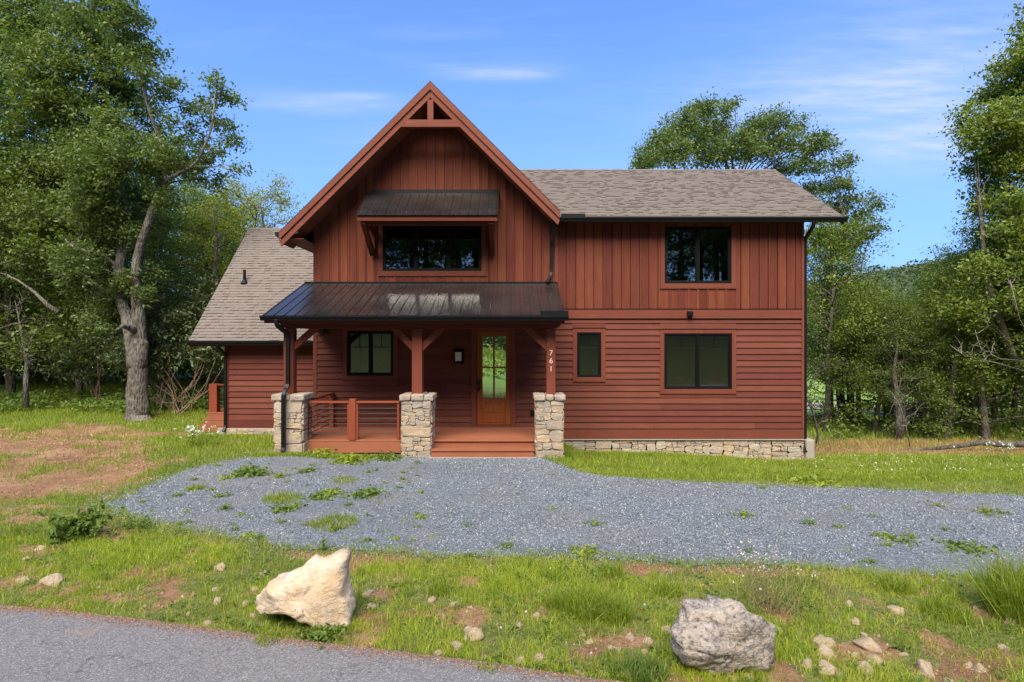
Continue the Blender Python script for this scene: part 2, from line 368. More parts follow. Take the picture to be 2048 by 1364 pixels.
c = t.mix(t.ramp(vc, [(.0, .7), (.006, 0.0)]), c, (.06, .055, .055))
c = t.mix(t.ramp(t.noise(o, 2.2, 3, .5), [(.66, 0.0), (.74, .4)]), c, (.30, .22, .14))
c = t.mix(.6, c, t.ramp(n2, [(.3, (.6, .6, .6)), (.65, (1.15, 1.15, 1.15))]), 'MULTIPLY')
out(t, bsdf(t, c, .9, v1.outputs['Distance'], .8, .008)); M['asphalt'] = m
m, t = newmat('dirt path'); o = t.n('ShaderNodeNewGeometry').outputs['Position']
c = t.ramp(t.noise(o, 2, 5, .6), [(.3, (.22, .18, .15)), (.7, (.32, .28, .24))]); out(t, bsdf(t, c, .95)); M['path'] = m
m, t = newmat('meadow'); o = t.n('ShaderNodeNewGeometry').outputs['Position']
c = t.ramp(t.noise(o, .2, 6, .7), [(.3, (.10, .17, .03)), (.7, (.22, .30, .06))]); out(t, bsdf(t, c, .95)); M['meadow'] = m

# ------------------------------------------------------------------ terrain
def inpoly(x, y, poly):
    x = np.asarray(x); y = np.asarray(y); c = np.zeros(x.shape, bool); n = len(poly)
    for i in range(n):
        x0, y0 = poly[i]; x1, y1 = poly[(i+1) % n]
        k = ((y0 > y) != (y1 > y)) & (x < (x1-x0)*(y-y0)/(y1-y0+1e-12)+x0); c ^= k
    return c
def segdist(x, y, poly, closed=True):
    d = np.full(np.shape(x), 1e9); n = len(poly)
    for i in range(n if closed else n-1):
        ax, ay = poly[i]; bx, by = poly[(i+1) % n]; dx, dy = bx-ax, by-ay
        tt = np.clip(((x-ax)*dx+(y-ay)*dy)/(dx*dx+dy*dy+1e-9), 0, 1)
        d = np.minimum(d, np.hypot(x-ax-tt*dx, y-ay-tt*dy))
    return d
def height(x, y):
    x = np.asarray(x, float); y = np.asarray(y, float)
    h = (-.33 * sstep(.95, 1.9, x) - .17 * sstep(2, 7.8, x)) * sstep(-5.5, -.3, y)
    h = h - .62 * sstep(4, 9, x) * sstep(-1, 4.5, y) - 1.5 * sstep(6, 40, y) * sstep(-7, 5, x)
    h = h + .45 * sstep(-5, -13, x) * sstep(0, 12, y)
    h = h + .10 * sstep(-3.5, -5.5, x) * sstep(-5, -2, y) * sstep(1.0, -.8, y) - .20 * sstep(-5.2, -6.5, x) * sstep(-14, -11, x) * sstep(.0, 1.8, y) * sstep(6, 3.6, y)
    far = sstep(110, 330, y); hx = 14 + np.clip((x - 110) * .24, 0, 60) + 10 * fbm(x, y, .012, 3)
    h = h + far * hx * sstep(-400, -50, -np.abs(x) * .3)
    h = h + .23 * np.clip(-21 - y, 0, 45)                       # bank behind the photographer
    amp = .05 * sstep(.2, 1.2, segdist(x, y, GRAVEL)) * sstep(.1, .8, ROADD(x, y)) * (1 + 8 * sstep(30, 90, y))
    return h + amp * (fbm(x, y, .7, 3) - .5) * 2 * (np.hypot(x, y) < 500)
gpx = [(205,1012),(262,985),(330,957),(400,937),(470,926),(540,915),(620,912),(720,910),(800,911),(862,915),(1070,915),(1095,922),(1130,936),(1200,946),(1300,956),(1450,966),(1600,972),(1750,978),(1900,986),(2048,992),(2400,1012),
       (2400,1200),(2048,1166),(1900,1156),(1700,1144),(1550,1136),(1400,1131),(1200,1121),(1000,1117),(860,1111),(720,1104),(640,1100),(560,1094),(500,1086),(400,1066),(300,1042),(235,1027)]
GRAVEL0 = [GP(a, b) for a, b in gpx]
def densify(poly, step, jit, seed):
    r = np.random.default_rng(seed); o = []
    for i in range(len(poly)):
        a = np.array(poly[i]); b = np.array(poly[(i+1) % len(poly)]); L = np.hypot(*(b-a)); k = max(1, int(L/step))
        for j in range(k):
            p = a + (b-a)*j/k; nn = np.array([-(b-a)[1], (b-a)[0]])/max(L, 1e-6)
            p = p + nn * (vnoise(p[0], p[1], 2.2)-.5)*jit*2 + nn * (vnoise(p[0], p[1], 8)-.5)*jit; o.append(tuple(p))
    return o
GRAVEL = GRAVEL0
re_px = [(0,1215),(150,1227),(351,1252),(560,1279),(720,1299),(870,1317),(1000,1334),(1200,1364)]
RE = [GP(a, b) for a, b in re_px]
RE = [(-40, -3.9), (-14, -8.7)] + RE + [(3.5, -12.0), (9, -13.6), (22, -18)]
RX = np.array([p[0] for p in RE]); RY = np.array([p[1] for p in RE])
def ROADD(x, y):   # signed distance-ish to the road's near-house edge (positive = house side)
    e = np.interp(x, RX, RY); d = np.asarray(y) - e
    return np.where(d > 0, d, np.where(d < -5.6, -5.6 - d, 0.0))
DIRT = [GP(a, b, .0) for a, b in [(-500,880),(-100,858),(60,862),(130,852),(230,850),(330,852),(395,856),(330,872),(270,884),(330,905),(362,925),(330,955),(262,985),(205,1010),(150,996),(110,985),(60,1000),(0,1030),(-200,1080),(-500,1060)]]
DIRT2 = [[GP(a, b) for a, b in p] for p in ([(690,1104),(760,1104),(880,1112),(860,1128),(760,1130),(690,1150)], [(540,1090),(640,1100),(690,1118),(640,1124),(560,1110)], [(1760,1140),(1900,1156),(1880,1166),(1790,1156)],
        [(1200,1122),(1520,1136),(1700,1146),(1690,1156),(1500,1150),(1300,1140)], [(1660,1290),(1760,1275),(1800,1300),(1780,1330),(1660,1325)], [(1850,1300),(2000,1290),(2048,1310),(2048,1364),(1880,1355)], [(1340,1340),(1480,1352),(1460,1380),(1330,1368)],
        [(870,1222),(960,1215),(1000,1240),(930,1262)], [(1180,1270),(1290,1262),(1300,1290),(1220,1298)], [(700,1222),(770,1232),(770,1262),(716,1256)])]
def dirt(x, y):
    n = fbm(x, y, 1.6, 4)
    f = np.where(inpoly(x, y, DIRT), 1.0, 0.0); d = segdist(x, y, DIRT)
    v = np.where(f > 0, .5 + np.clip(d / 1.2, 0, .5), .5 - np.clip(d / .8, 0, .5))
    out_ = v - .06 + (n - .5) * 1.7
    for p in DIRT2:
        k = inpoly(x, y, p); d = segdist(x, y, p); vv = np.where(k, .5 + np.clip(d / .25, 0, .4), .5 - np.clip(d / .25, 0, .5)) + (n - .5) * .8
        out_ = np.maximum(out_, vv)
    patch = (fbm(x + 40, y, 2.6, 4) - .54) * 4 * (ROADD(x, y) < 6)
    g = segdist(x, y, GRAVEL); edge = .62 - g * 2.2 + (n - .5) * 1.3     # soil showing along the gravel
    return np.clip(np.maximum(np.maximum(out_, patch), edge * (y < -4)), 0, 1)
def dryz(x, y): return sstep(8.3, 9.0, x + (fbm(x, y, .8) - .5)) * sstep(2.0, 3.2, y + (fbm(x, y, .5) - .5)) * sstep(7.5, 5, y)

def axis(dense, step, lo, hi, g):
    a = list(np.arange(dense[0], dense[1], step)); s = step
    while a[-1] < hi: s *= g; a.append(a[-1] + s)
    s = step
    while a[0] > lo: s *= g; a.insert(0, a[0] - s)
    return np.array(a)
xs = axis((-13, 12), .13, -700, 700, 1.13); ys = axis((-13, 4), .13, -420, 900, 1.12)
Xg, Yg = np.meshgrid(xs, ys); Zg = height(Xg, Yg) - 10 * sstep(500, 800, np.abs(Xg))
nx, ny = len(xs), len(ys); idx = np.arange(nx*ny).reshape(ny, nx)
q = np.stack([idx[:-1,:-1], idx[:-1,1:], idx[1:,1:], idx[1:,:-1]], -1).reshape(-1, 4)
g = fast('ground', np.stack([Xg, Yg, Zg], -1).reshape(-1, 3), 4, q, M['ground'], smooth=True); tag(g, kind='structure')
for nm, fn in (('dirt', dirt), ('dry', dryz)):
    at = g.data.attributes.new(nm, 'FLOAT', 'POINT'); val = np.zeros(nx*ny, np.float32)
    near = (np.abs(Xg) < 60) & (Yg < 40) & (Yg > -30)
    tmp = np.zeros(Xg.shape); tmp[near] = fn(Xg[near], Yg[near]); at.data.foreach_set('value', tmp.astype(np.float32).ravel())

def sheet(name, poly, mat, lift, step=.5):
    xs_ = [p[0] for p in poly]; ys_ = [p[1] for p in poly]
    gx, gy = np.meshgrid(np.arange(min(xs_), max(xs_), step), np.arange(min(ys_), max(ys_), step)); gx = gx.ravel(); gy = gy.ravel()
    k = inpoly(gx, gy, poly) & (segdist(gx, gy, poly) > step*.4); n = len(poly)
    pts = [Vector(p) for p in poly] + [Vector((a, b)) for a, b in zip(gx[k], gy[k])]
    V, E, Fc, *_ = delaunay_2d_cdt(pts, [(i, (i+1) % n) for i in range(n)], [], 1, 1e-5)
    vx = np.array([v[0] for v in V]); vy = np.array([v[1] for v in V]); vz = height(vx, vy) + lift
    o = MB(); o.v = list(zip(vx.tolist(), vy.tolist(), vz.tolist())); o.f = [tuple(f) for f in Fc]
    r = o.build(name, mat, smooth=True); return tag(r, kind='structure')
GR = densify(GRAVEL0, .12, .10, 1)
sheet('gravel_drive', GR, M['gravel'], .016, .35)
rd = [(x, y) for x, y in RE]; rd2 = densify(rd + [(x, y-5.6) for x, y in reversed(rd)], .15, .025, 2)
sheet('road', rd2, M['asphalt'], .02, .8)
pth = [GP(a, b, -1.9) for a, b in [(1560,800),(1640,792),(1700,808),(1760,822),(1850,838),(1850,852),(1760,838),(1690,820),(1560,815)]]
sheet('path', densify(pth, 1, .1, 3), M['path'], .05, 2)
tag(bpy.data.objects['path'], kind='structure')

# ------------------------------------------------------------------ the house
house = empty('house', (0, 0, 0), 'two-storey red-stained wooden house with a steep front gable, stone piers and a covered porch', 'house')
XL, XM, XR = PX(627, 0), PX(1112, 0), PX(1606, 0)         # gable block left, its right edge, right end
ZD = .36                                                    # porch deck
ZTOP = PZ(446, 0)                                           # right wall top under the soffit
ZBELT0, ZBELT1 = PZ(637, 0), PZ(618, 0)
GXC, GZ = -2.055, 9.18                                      # gable centre line and ridge height at the rake
YR = -.91                                                   # plane of the rake
def soff_z(x): return GZ - .30 - abs(x - GXC)               # underside of the gable roof
WIN = {  # name: (px0, py0, px1, py1 of black frame, sashes, grille y or None, label)
 'gable': (766, 450, 963, 542, 3, None, 'upper gable window of three panes'),
 'upper': (1329, 455, 1462, 567, 2, None, 'upper right two-pane window'),
 'lower': (1328, 667, 1463, 778, 2, 697, 'lower right two-pane window'),
 'small': (1154, 665, 1202, 754, 1, 696, 'narrow single window'),
 'porch': (695, 662, 787, 751, 2, 694, 'two-pane window under the porch')}
def wrect(k):
    a, b, c, d = WIN[k][:4]; return PX(a, 0), PX(c, 0), PZ(d, 0), PZ(b, 0)
door_x0, door_x1, door_z0, door_z1 = PX(953, 0), PX(1022, 0), ZD + .05, PZ(663, 0)
tw = .115
def trim_rect(k):
    x0, x1, z0, z1 = wrect(k); return (x0-tw, x1+tw, z0-tw, z1+(tw if k not in ('gable', 'upper') else .03))
# backing walls with true openings
def cells(x0, x1, z0, z1, holes):
    xs_ = sorted({x0, x1, *[h[0] for h in holes], *[h[1] for h in holes]}); zs_ = sorted({z0, z1, *[h[2] for h in holes], *[h[3] for h in holes]})
    for a, b in zip(xs_, xs_[1:]):
        if a < x0 or b > x1: continue
        for c, d in zip(zs_, zs_[1:]):
            if c < z0 or d > z1: continue
            mx_, mz_ = (a+b)/2, (c+d)/2
            if not any(h[0] < mx_ < h[1] and h[2] < mz_ < h[3] for h in holes): yield a, b, c, d
holes_all = [wrect(k) for k in WIN] + [(door_x0, door_x1, ZD, door_z1)]
b = MB()
for c in cells(XL, XR, -.9, ZTOP, holes_all): b.box(c[0], c[1], .0, .18, c[2], c[3])
b.prism_xz([(XL, ZTOP), (XM+.02, ZTOP), (XM+.02, soff_z(XM)), (GXC, soff_z(GXC)), (XL, soff_z(XL))] if soff_z(XL) > ZTOP else
           [(XL + (ZTOP - soff_z(XL)), ZTOP), (XM - (ZTOP - soff_z(XM)), ZTOP), (GXC, soff_z(GXC))], .0, .18)
# side and rear walls
YB = 7.3
b.box(XL, XL+.15, .18, YB, -.9, min(ZTOP, soff_z(XL))); b.box(XR-.15, XR, .18, YB, -1.3, ZTOP)
bk = (-1.75, .35, .40, 2.95)
for c in cells(XL+.15, XR-.15, -1.3, ZTOP, [bk]): b.box(c[0], c[1], YB-.15, YB, c[2], c[3])
b.prism_xz([(-1.9, ZTOP), (-1.9, ZTOP+.01), (XR, ZTOP+.01), (XR, ZTOP)], YB-.14, YB-.01)
b.build('wall', M['sheath'], house)
b = MB(); b.box(XL+.15, XR-.15, .18, YB-.15, .1, ZD+.02); b.build('interior_floor', M['floor_in'], house)
b = MB(); b.box(XL+.15, XR-.15, .18, YB-.15, 3.25, 3.45)
b.box(-2.3, -2.2, .18, YB-.15, ZD+.02, 3.25); b.box(.9, 1.0, .18, YB-.15, ZD+.02, 3.25); b.box(XL+.15, XR-.15, 4.0, 4.1, 3.45, ZTOP)
b.box(XL+.15, XR-.15, .2, YB-.15, ZTOP-.12, ZTOP-.03); b.prism_xz([(XL+.2, ZTOP+.02), (XM, ZTOP+.02), (GXC, soff_z(GXC))], YB-.1, YB-.02)
b.box(XL+.15, -2.3, 4.5, 4.6, ZD+.02, 3.25); b.box(1.0, XR-.15, 4.2, 4.3, ZD+.02, 3.25)
b.build('interior_wall', M['room'], house)
b = MB(); b.box(bk[0]+.06, bk[1]-.06, YB-.09, YB-.08, bk[2]+.05, bk[3]-.05); 
bf = MB()
for x in (bk[0], (bk[0]+bk[1])/2-.03, bk[1]-.06): bf.box(x, x+.06, YB-.12, YB-.05, bk[2], bk[3])
bf.box(bk[0]+.06, bk[1]-.06, YB-.118, YB-.052, bk[3]-.05, bk[3]); 
wf = bf.build('rear_window', M['frame'], house); b.build('pane', M['dglass'], wf)
# clapboards
def minus(a, b_, cuts):
    seg = [(a, b_)]
    for c, d in cuts:
        ns = []
        for s, e in seg:
            if d <= s or c >= e: ns.append((s, e)); continue
            if c > s: ns.append((s, c))
            if d < e: ns.append((d, e))
        seg = ns
    return [s for s in seg if s[1]-s[0] > .01]
EXP = 12.35 / 75
def clap(mb, x0, x1, z0, z1, y, holes, exp=EXP, off=0):
    z = z0 - off
    while z < z1 - .02:
        a, c = max(z, z0), min(z + exp + .012, z1)
        hit = [h for h in holes if h[2] < c - .004 and h[3] > a + .004]
        for h in hit:
            for p0, p1 in ((a, h[2]), (h[3], c)):
                if p1 - p0 > .012: mb.box(h[0], h[1], y-.024, y+.001, p0+.002, p1-.002)
        cuts = [(h[0], h[1]) for h in hit]
        for s, e in minus(x0, x1, cuts):
            x = s; a_ = a + .014 if a > z0 + .01 else a
            while x < e - .001:
                L = min(e - x, random.uniform(2.6, 4.6)); L = e - x if e - x - L < .5 else L
                xx = x + L - (.003 if x + L < e else 0); j = random.uniform(-.0015, .0015)
                yt, yb = y - .005, y - .036 + j
                mb.hexa([(x, yb, a_), (xx, yb, a_), (xx, y+.001, a_), (x, y+.001, a_), (x, yt, c), (xx, yt, c), (xx, y+.001, c), (x, y+.001, c)])
                x += L
        z += exp
b = MB(); cb = .10
trims = [trim_rect(k) for k in ('lower', 'small', 'porch')] + [(PX(943, 0), PX(1031, 0), ZD-.2, 3.2)]
zsk = PZ(857, 0)
clap(b, XL+cb, XR-.055, zsk, ZBELT0, 0, trims)
b.build('clapboard_siding', M['clap'], house)
b = MB(); b.box(XM-.1, XR, -.045, 0, PZ(877, 0), zsk-.004); b.box(XL+cb, PX(943, 0), -.032, 0, ZD, zsk-.004) if zsk-.004 > ZD else 0
b.box(XM-.1, XR-.055, -.045, 0, ZBELT0+.004, ZBELT1-.004)
b.build('belt_board', M['trimx'], house)
b = MB(); b.box(XM-.1, XR-.055, -.062, 0, ZBELT1-.003, ZBELT1+.008); b.box(XM-.1, XR-.055, -.058, 0, ZBELT0-.006, ZBELT0+.003); b.box(XM-.1, XR, -.056, -.003, zsk-.003, zsk+.006)
b.build('flashing', M['black'], house)
for q_ in ((XL, XL+cb, -.036, 0, ZD, 3.99), (XR-.055, XR+.012, -.04, .19, PZ(877, 0), ZTOP), (XM-.03, XM+.05, -.03, 0, 4.2, ZTOP-.1)): MB().box(*q_).build('corner_board', M['trimz'], house)
# vertical boards and battens
def vert(mb, x0, x1, zb, topf, pitch, holes, y=0.0, phase=0.0):
    lines = [x0 + k*pitch for k in range(int((x1-x0)/pitch)+2)]
    xs_ = sorted({x0, x1, *[l for l in lines if x0 < l < x1], *[h[0] for h in holes], *[h[1] for h in holes]})
    for a, c in zip(xs_, xs_[1:]):
        if c - a < .012: continue
        cuts = [(h[2], h[3]) for h in holes if h[0] < (a+c)/2 < h[1]]; g_ = .034 if any(abs(c-l) < 1e-6 for l in lines) else .002; g2 = .0
        for s, e in minus(zb, 50, cuts):
            ta, tc_ = max(min(e, topf(a)), s+.001), max(min(e, topf(c)), s+.001)
            if max(ta, tc_) < s + .02: continue
            yy_ = y - .012 - random.uniform(0, .003)
            mb.hexa([(a, yy_, s), (c-g_, yy_, s), (c-g_, y+.001, s), (a, y+.001, s), (a, yy_, ta), (c-g_, yy_, tc_), (c-g_, y+.001, tc_), (a, y+.001, ta)])
    for l in lines[1:]:
        if l > x1 - .03: continue
        bw = .034; a, c = l - bw/2, l + bw/2
        for s, e in minus(zb, 50, [(h[2], h[3]) for h in holes if h[0] - .0 < l < h[1] + .0]):
            t0, t1 = min(e, topf(a)), min(e, topf(c))
            if min(t0, t1) > s + .02: mb.hexa([(a, y-.032, s), (c, y-.032, s), (c, y-.01, s), (a, y-.01, s), (a, y-.032, t0), (c, y-.032, t1), (c, y-.01, t1), (a, y-.01, t0)])
def panel_under(k, n, zb):
    x0, x1, z0, z1 = trim_rect(k); return (x0-.0, x1+.0, zb, z0)
b = MB(); hg = trim_rect('gable'); hu = trim_rect('upper')
zpr = PZ(565, 0)
vert(b, XL, XM-.03, zpr, lambda x: soff_z(x), 17.6/75, [(hg[0], hg[1], zpr, hg[3])])
vert(b, XM+.05, XR-.055, ZBELT1+.008, lambda x: ZTOP, 18.35/75, [(hu[0], hu[1], ZBELT1, hu[3])])
def mini(mb, h, zb, pitch):
    n = max(1, round((h[1]-h[0]) / pitch)); p = (h[1]-h[0]) / n
    for i in range(n):
        x = h[0] + i*p; mb.box(x, x+p-.004, -.013, .001, zb, h[2]-.002)
        if i: mb.box(x-.026, x+.026, -.032, -.01, zb, h[2]-.006)
mini(b, hg, zpr, 16.2/75); mini(b, hu, ZBELT1+.008, 18.2/75)
b.build('board_and_batten_siding', M['vert'], house)

# windows
def window(k):
    x0, x1, z0, z1 = wrect(k); _, _, _, _, n, gy, lab = WIN[k]
    f = MB(); fw = .045; y0, y1 = -.02, .06
    f.box(x0, x1, y0, y1, z0, z0+fw); f.box(x0, x1, y0, y1, z1-fw, z1)
    f.box(x0, x0+fw, y0, y1, z0+fw, z1-fw); f.box(x1-fw, x1, y0, y1, z0+fw, z1-fw)
    sw = (x1-x0) / n; s_ = .032; panes = MB(); zg = PZ(gy, 0) if gy else None
    for i in range(n):
        a, c = x0 + i*sw + (fw if i == 0 else .022), x0 + (i+1)*sw - (fw if i == n-1 else .022)
        zb, zt = z0+fw, z1-fw
        if i: f.box(x0+i*sw-.022, x0+i*sw+.022, y0-.002, y1, zb, zt)
        f.box(a, c, .002, .05, zb, zb+s_); f.box(a, c, .002, .05, zt-s_, zt); f.box(a, a+s_, .002, .05, zb+s_, zt-s_); f.box(c-s_, c, .002, .05, zb+s_, zt-s_)
        panes.box(a+s_, c-s_, .028, .034, zb+s_, zt-s_)
        if zg:
            f.box(a+s_, c-s_, .014, .026, zg-.009, zg+.009); f.box((a+c)/2-.008, (a+c)/2+.008, .014, .026, zg+.009, zt-s_)
    o = f.build('window', M['frame'], house, bevel=.003)
    o['label'] = lab
    panes.build('pane', M['glass'], o)
    T = MB(); a, c, d, e = trim_rect(k)
    T.box(a, x0-.002, -.042, .0, d, e); T.box(x1+.002, c, -.042, .0, d, e); T.box(x0-.002, x1+.002, -.042, .0, d, z0-.002)
    if k not in ('gable', 'upper'): T.box(x0-.002, x1+.002, -.042, 0, z1+.002, e)
    T.box(a-.015, c+.015, -.052, .0, d-.028, d-.003) if k in ('gable', 'upper') else T.box(a-.005, c+.005, -.05, 0, d-.012, d-.002)
    T.build('trim', M['trimz'], o, bevel=.003)
    return o
for k in WIN: window(k)
for k in ('lower', 'small', 'porch'):
    a, c, d, e = trim_rect(k); MB().box(a-.012, c+.012, -.06, 0, e+.002, e+.010).build('flashing', M['black'], house)

# front door
dr = MB(); gx0, gx1, gz0, gz1 = PX(965, 0), PX(1011.5, 0), PZ(796, 0), PZ(673, 0); yd = .06
dr.box(door_x0, gx0, yd, yd+.05, door_z0, door_z1); dr.box(gx1, door_x1, yd, yd+.05, door_z0, door_z1)
dr.box(gx0, gx1, yd+.001, yd+.049, gz1, door_z1); dr.box(gx0, gx1, yd+.001, yd+.049, door_z0, gz0)
pz0, pz1 = PZ(825, 0), PZ(808, 0)
dr.box(gx0+.02, gx1-.02, yd-.018, yd+.01, pz0, pz1); dr.box(gx0+.02, gx1-.02, yd-.012, yd+.01, door_z0+.06, pz0-.05)
xm = (gx0+gx1)/2; zm = PZ(735, 0)
dr.box(xm-.018, xm+.018, yd+.002, yd+.045, gz0, gz1); dr.box(gx0, xm-.018, yd+.003, yd+.044, zm-.018, zm+.018); dr.box(xm+.018, gx1, yd+.003, yd+.044, zm-.018, zm+.018)
door = dr.build('door', M['door'], house, bevel=.004)
b = MB(); b.box(gx0, gx1, yd+.02, yd+.026, gz0, gz1); b.build('pane', M['dglass'], door)
b = MB(); hx = PX(958, 0)
b.box(hx-.035, hx+.035, yd-.022, yd, PZ(771, 0), PZ(760, 0)); b.box(hx-.03, hx+.03, yd-.022, yd, PZ(782, 0), PZ(773, 0)); b.tube([(hx, yd-.02, PZ(775, 0)), (hx, yd-.06, PZ(775, 0)), (hx+.10, yd-.06, PZ(775.5, 0))], .011)
b.build('handle', M['dark'], door, bevel=.004)
T = MB(); T.box(PX(943, 0), door_x0-.002, -.045, .06, ZD, 3.06); T.box(door_x1+.002, PX(1031, 0), -.045, .06, ZD, 3.06); T.box(door_x0-.002, door_x1+.002, -.045, .06, door_z1+.004, 3.06)
T.box(door_x0-.002, door_x1+.002, -.05, .12, ZD, ZD+.045); T.build('door_frame', M['trimz'], house, bevel=.004)

# main roof and left wing roof: real lapped shingle tabs
def shingles(mb, x0, x1, ya, za, yb, zb, expo=.128, clip=None, xcut=None):
    """slope rising from eave (ya,za) to ridge (yb,zb), over x0..x1"""
    L = math.hypot(yb-ya, zb-za); uy, uz = (yb-ya)/L, (zb-za)/L; ny_, nz_ = -uz, uy
    n = int(L/expo)+1
    for i in range(n):
        s0, s1 = i*expo, min((i+1)*expo+.02, L)
        x = x0 - random.uniform(0, .3)
        while x < x1:
            wd = random.choice([.09, .12, .15, .18]); a, c = max(x, x0), min(x+wd, x1)
            if c > a+.005 and not (xcut and xcut((a+c)/2, ya+uy*s0)):
                t0 = .018 + random.choice([0, 0, .014]) + random.uniform(0, .002); t1 = .004
                p = []
                for s, tt in ((s0, t0), (s1, t1)):
                    p.append((ya+uy*s, za+uz*s, tt))
                (y0_, z0_, q0), (y1_, z1_, q1) = p
                mb.hexa([(a, y0_, z0_), (c, y0_, z0_), (c, y1_, z1_), (a, y1_, z1_),
                         (a, y0_+ny_*q0, z0_+nz_*q0), (c, y0_+ny_*q0, z0_+nz_*q0), (c, y1_+ny_*q1, z1_+nz_*q1), (a, y1_+ny_*q1, z1_+nz_*q1)])
            x += wd
YE = -.50; sE = sc_at(YE); ZE = ZC + (682-437)/sE + .02; XRE = PX(1690, YE); ZRG = ZC + 342/61.2; YRG = F/61.2 - D0
XRL = -2.0
b = MB()
shingles(b, GXC, XRE, YE, ZE, YRG, ZRG, xcut=lambda x, y: x < XM+.5 and GZ-.1-(x-GXC) > ZE + (y-YE)*(ZRG-ZE)/(YRG-YE) + .05)
rf = b.build('roof', M['shingle'], house); rf['label'] = 'brown shingle roof of the right block'
yb2 = 2*YRG - YE
b = MB(); b.prism_yz([(YE, ZE-.001), (YRG, ZRG-.001), (yb2, ZE-.001), (yb2, ZE-.03), (YRG, ZRG-.04), (YE, ZE-.03)], XM+.1, XRE-.002)
b.prism_yz([(YRG-.12, ZRG-.045), (YRG, ZRG+.025), (YRG+.12, ZRG-.045)], GXC, XRE)
b.build('ridge_cap', M['shingle'], rf)
# right gable end wall (filled) and soffit, fascia
b = MB(); b.prism_yz([(0.0, ZTOP-.02), (YRG, ZRG-.06), (YB, ZTOP-.02)], XR-.1, XR-.01)
b.build('gable_end_wall', M['vert'], house)
b = MB(); b.box(XM-.0, XR+.012, YE+.03, -.0, ZTOP-.0, ZTOP+.025); b.box(XM+.0, XRE-.05, YE+.01, YE+.03, ZTOP-.02, ZE-.035)
b.prism_yz([(YE+.03, ZE-.16), (YE+.03, ZE-.035), (YRG, ZRG-.045), (YRG, ZRG-.17)], XRE-.05, XRE-.01)
b.prism_yz([(yb2-.03, ZE-.16), (yb2-.03, ZE-.035), (YRG, ZRG-.045), (YRG, ZRG-.17)], XRE-.05, XRE-.01)
b.prism_yz([(0, ZTOP+.02), (0, ZTOP+.04), (YRG, ZRG-.05), (YRG, ZRG-.07)], XR, XRE-.05)
b.build('fascia', M['beam'], house)
def gutter(mb, x0, x1, y, z, h=.125, w_=.12):
    prof = [(y, z), (y, z-.004), (y-w_+.012, z-.004), (y-w_+.012, z)]
    mb.prism_yz([(y, z), (y, z-h), (y-w_*.62, z-h), (y-w_*.72, z-h*.55), (y-w_, z-h*.35), (y-w_, z), (y-w_+.008, z), (y-w_+.008, z-h*.3), (y-w_*.6, z-h+.01), (y-.01, z-h+.01), (y-.01, z)], x0, x1)
    for x in (x0, x1): mb.prism_yz([(y, z), (y, z-h), (y-w_*.62, z-h), (y-w_*.72, z-h*.55), (y-w_, z-h*.35), (y-w_, z)], x-.003, x+.003)
b = MB(); gutter(b, PX(1103, YE-.05), XRE+.02, YE+.005, ZE+.012)
gut = b.build('gutter', M['black'], house)
b = MB(); b.box(PX(1122, YE), PX(1170, YE), YE-.05, YE-.04, ZE+.01, ZE+.10); b.build('splash_guard', M['black'], gut)
# downspouts
def spout(pts, r=(.042, .032)):
    # round the corners
    P_ = [Vector(p) for p in pts]; o = [P_[0]]
    for i in range(1, len(P_)-1):
        a, c = (P_[i-1]-P_[i]), (P_[i+1]-P_[i]); la, lc = min(.09, a.length*.45), min(.09, c.length*.45)
        A, C = P_[i]+a.normalized()*la, P_[i]+c.normalized()*lc
        for t_ in (0, .33, .66, 1): o.append(A*(1-t_)**2 + P_[i]*2*t_*(1-t_) + C*t_**2)
    o.append(P_[-1]); b = MB(); b.tube(o, 0, rect=r); return b.build('downspout', M['black'], house, bevel=.008)
x1_, x2_ = PX(1109, YE), PX(1104, -.05)
spout([(x1_, YE-.04, ZE-.1), (x1_, YE-.02, ZE-.2), (x2_, -.07, ZE-.62), (x2_-.02, -.07, PZ(548, 0)), (PX(1093, -.2), -.22, PZ(567, -.2)+.03)])
xr1, xr2 = PX(1626, YE), XR+.06
spout([(xr1, YE-.05, ZE-.1), (xr1, YE-.02, ZE-.22), (xr2, .02, PZ(478, 0)), (xr2, .02, PZ(880, 0)), (xr2-.03, -.09, PZ(903, 0))])
# gable: roof planes, soffit, rake boards, collar and king post
def gslope(mb, side, th_top, th_bot, y0, y1, xend):
    s = -1 if side == 'l' else 1; e = GXC + s*xend
    mb.prism_xz([(GXC, GZ-th_top), (e, GZ-th_top-xend), (e, GZ-th_bot-xend), (GXC, GZ-th_bot)], y0, y1)
XEL, XER = 3.80, 3.26
b = MB()
for side, xe, yb_ in (('l', XEL, YB+.6), ('r', XER, YRG+2.0)):
    gslope(b, side, .0, .05, YR+.02, yb_, xe)
o = b.build('gable_roof', M['shingle'], house)
b = MB()
for s_, xe in ((-1, XEL), (1, XER)):
    b.prism_xz([(GXC, GZ+.012), (GXC+s_*(xe+.01), GZ-xe+.002), (GXC+s_*(xe+.01), GZ-xe-.04), (GXC, GZ-.03)], YR-.022, YR+.019)
b.build('drip_edge', M['black'], o)
b = MB(); nb = 34
for s_, xe in ((-1, XEL), (1, XER)):       # soffit boards run front to back... laid across the slope
    k = int(xe/.14)
    for i in range(k):
        a, c = i*.14, min((i+1)*.14-.006, xe)
        b.hexa([(GXC+s_*a, YR+.03, GZ-.30-a), (GXC+s_*c, YR+.03, GZ-.30-c), (GXC+s_*c, .0, GZ-.30-c), (GXC+s_*a, .0, GZ-.30-a),
                (GXC+s_*a, YR+.03, GZ-.28-a), (GXC+s_*c, YR+.03, GZ-.28-c), (GXC+s_*c, .0, GZ-.28-c), (GXC+s_*a, .0, GZ-.28-a)])
b.build('soffit', M['soff'], house)
b = MB()
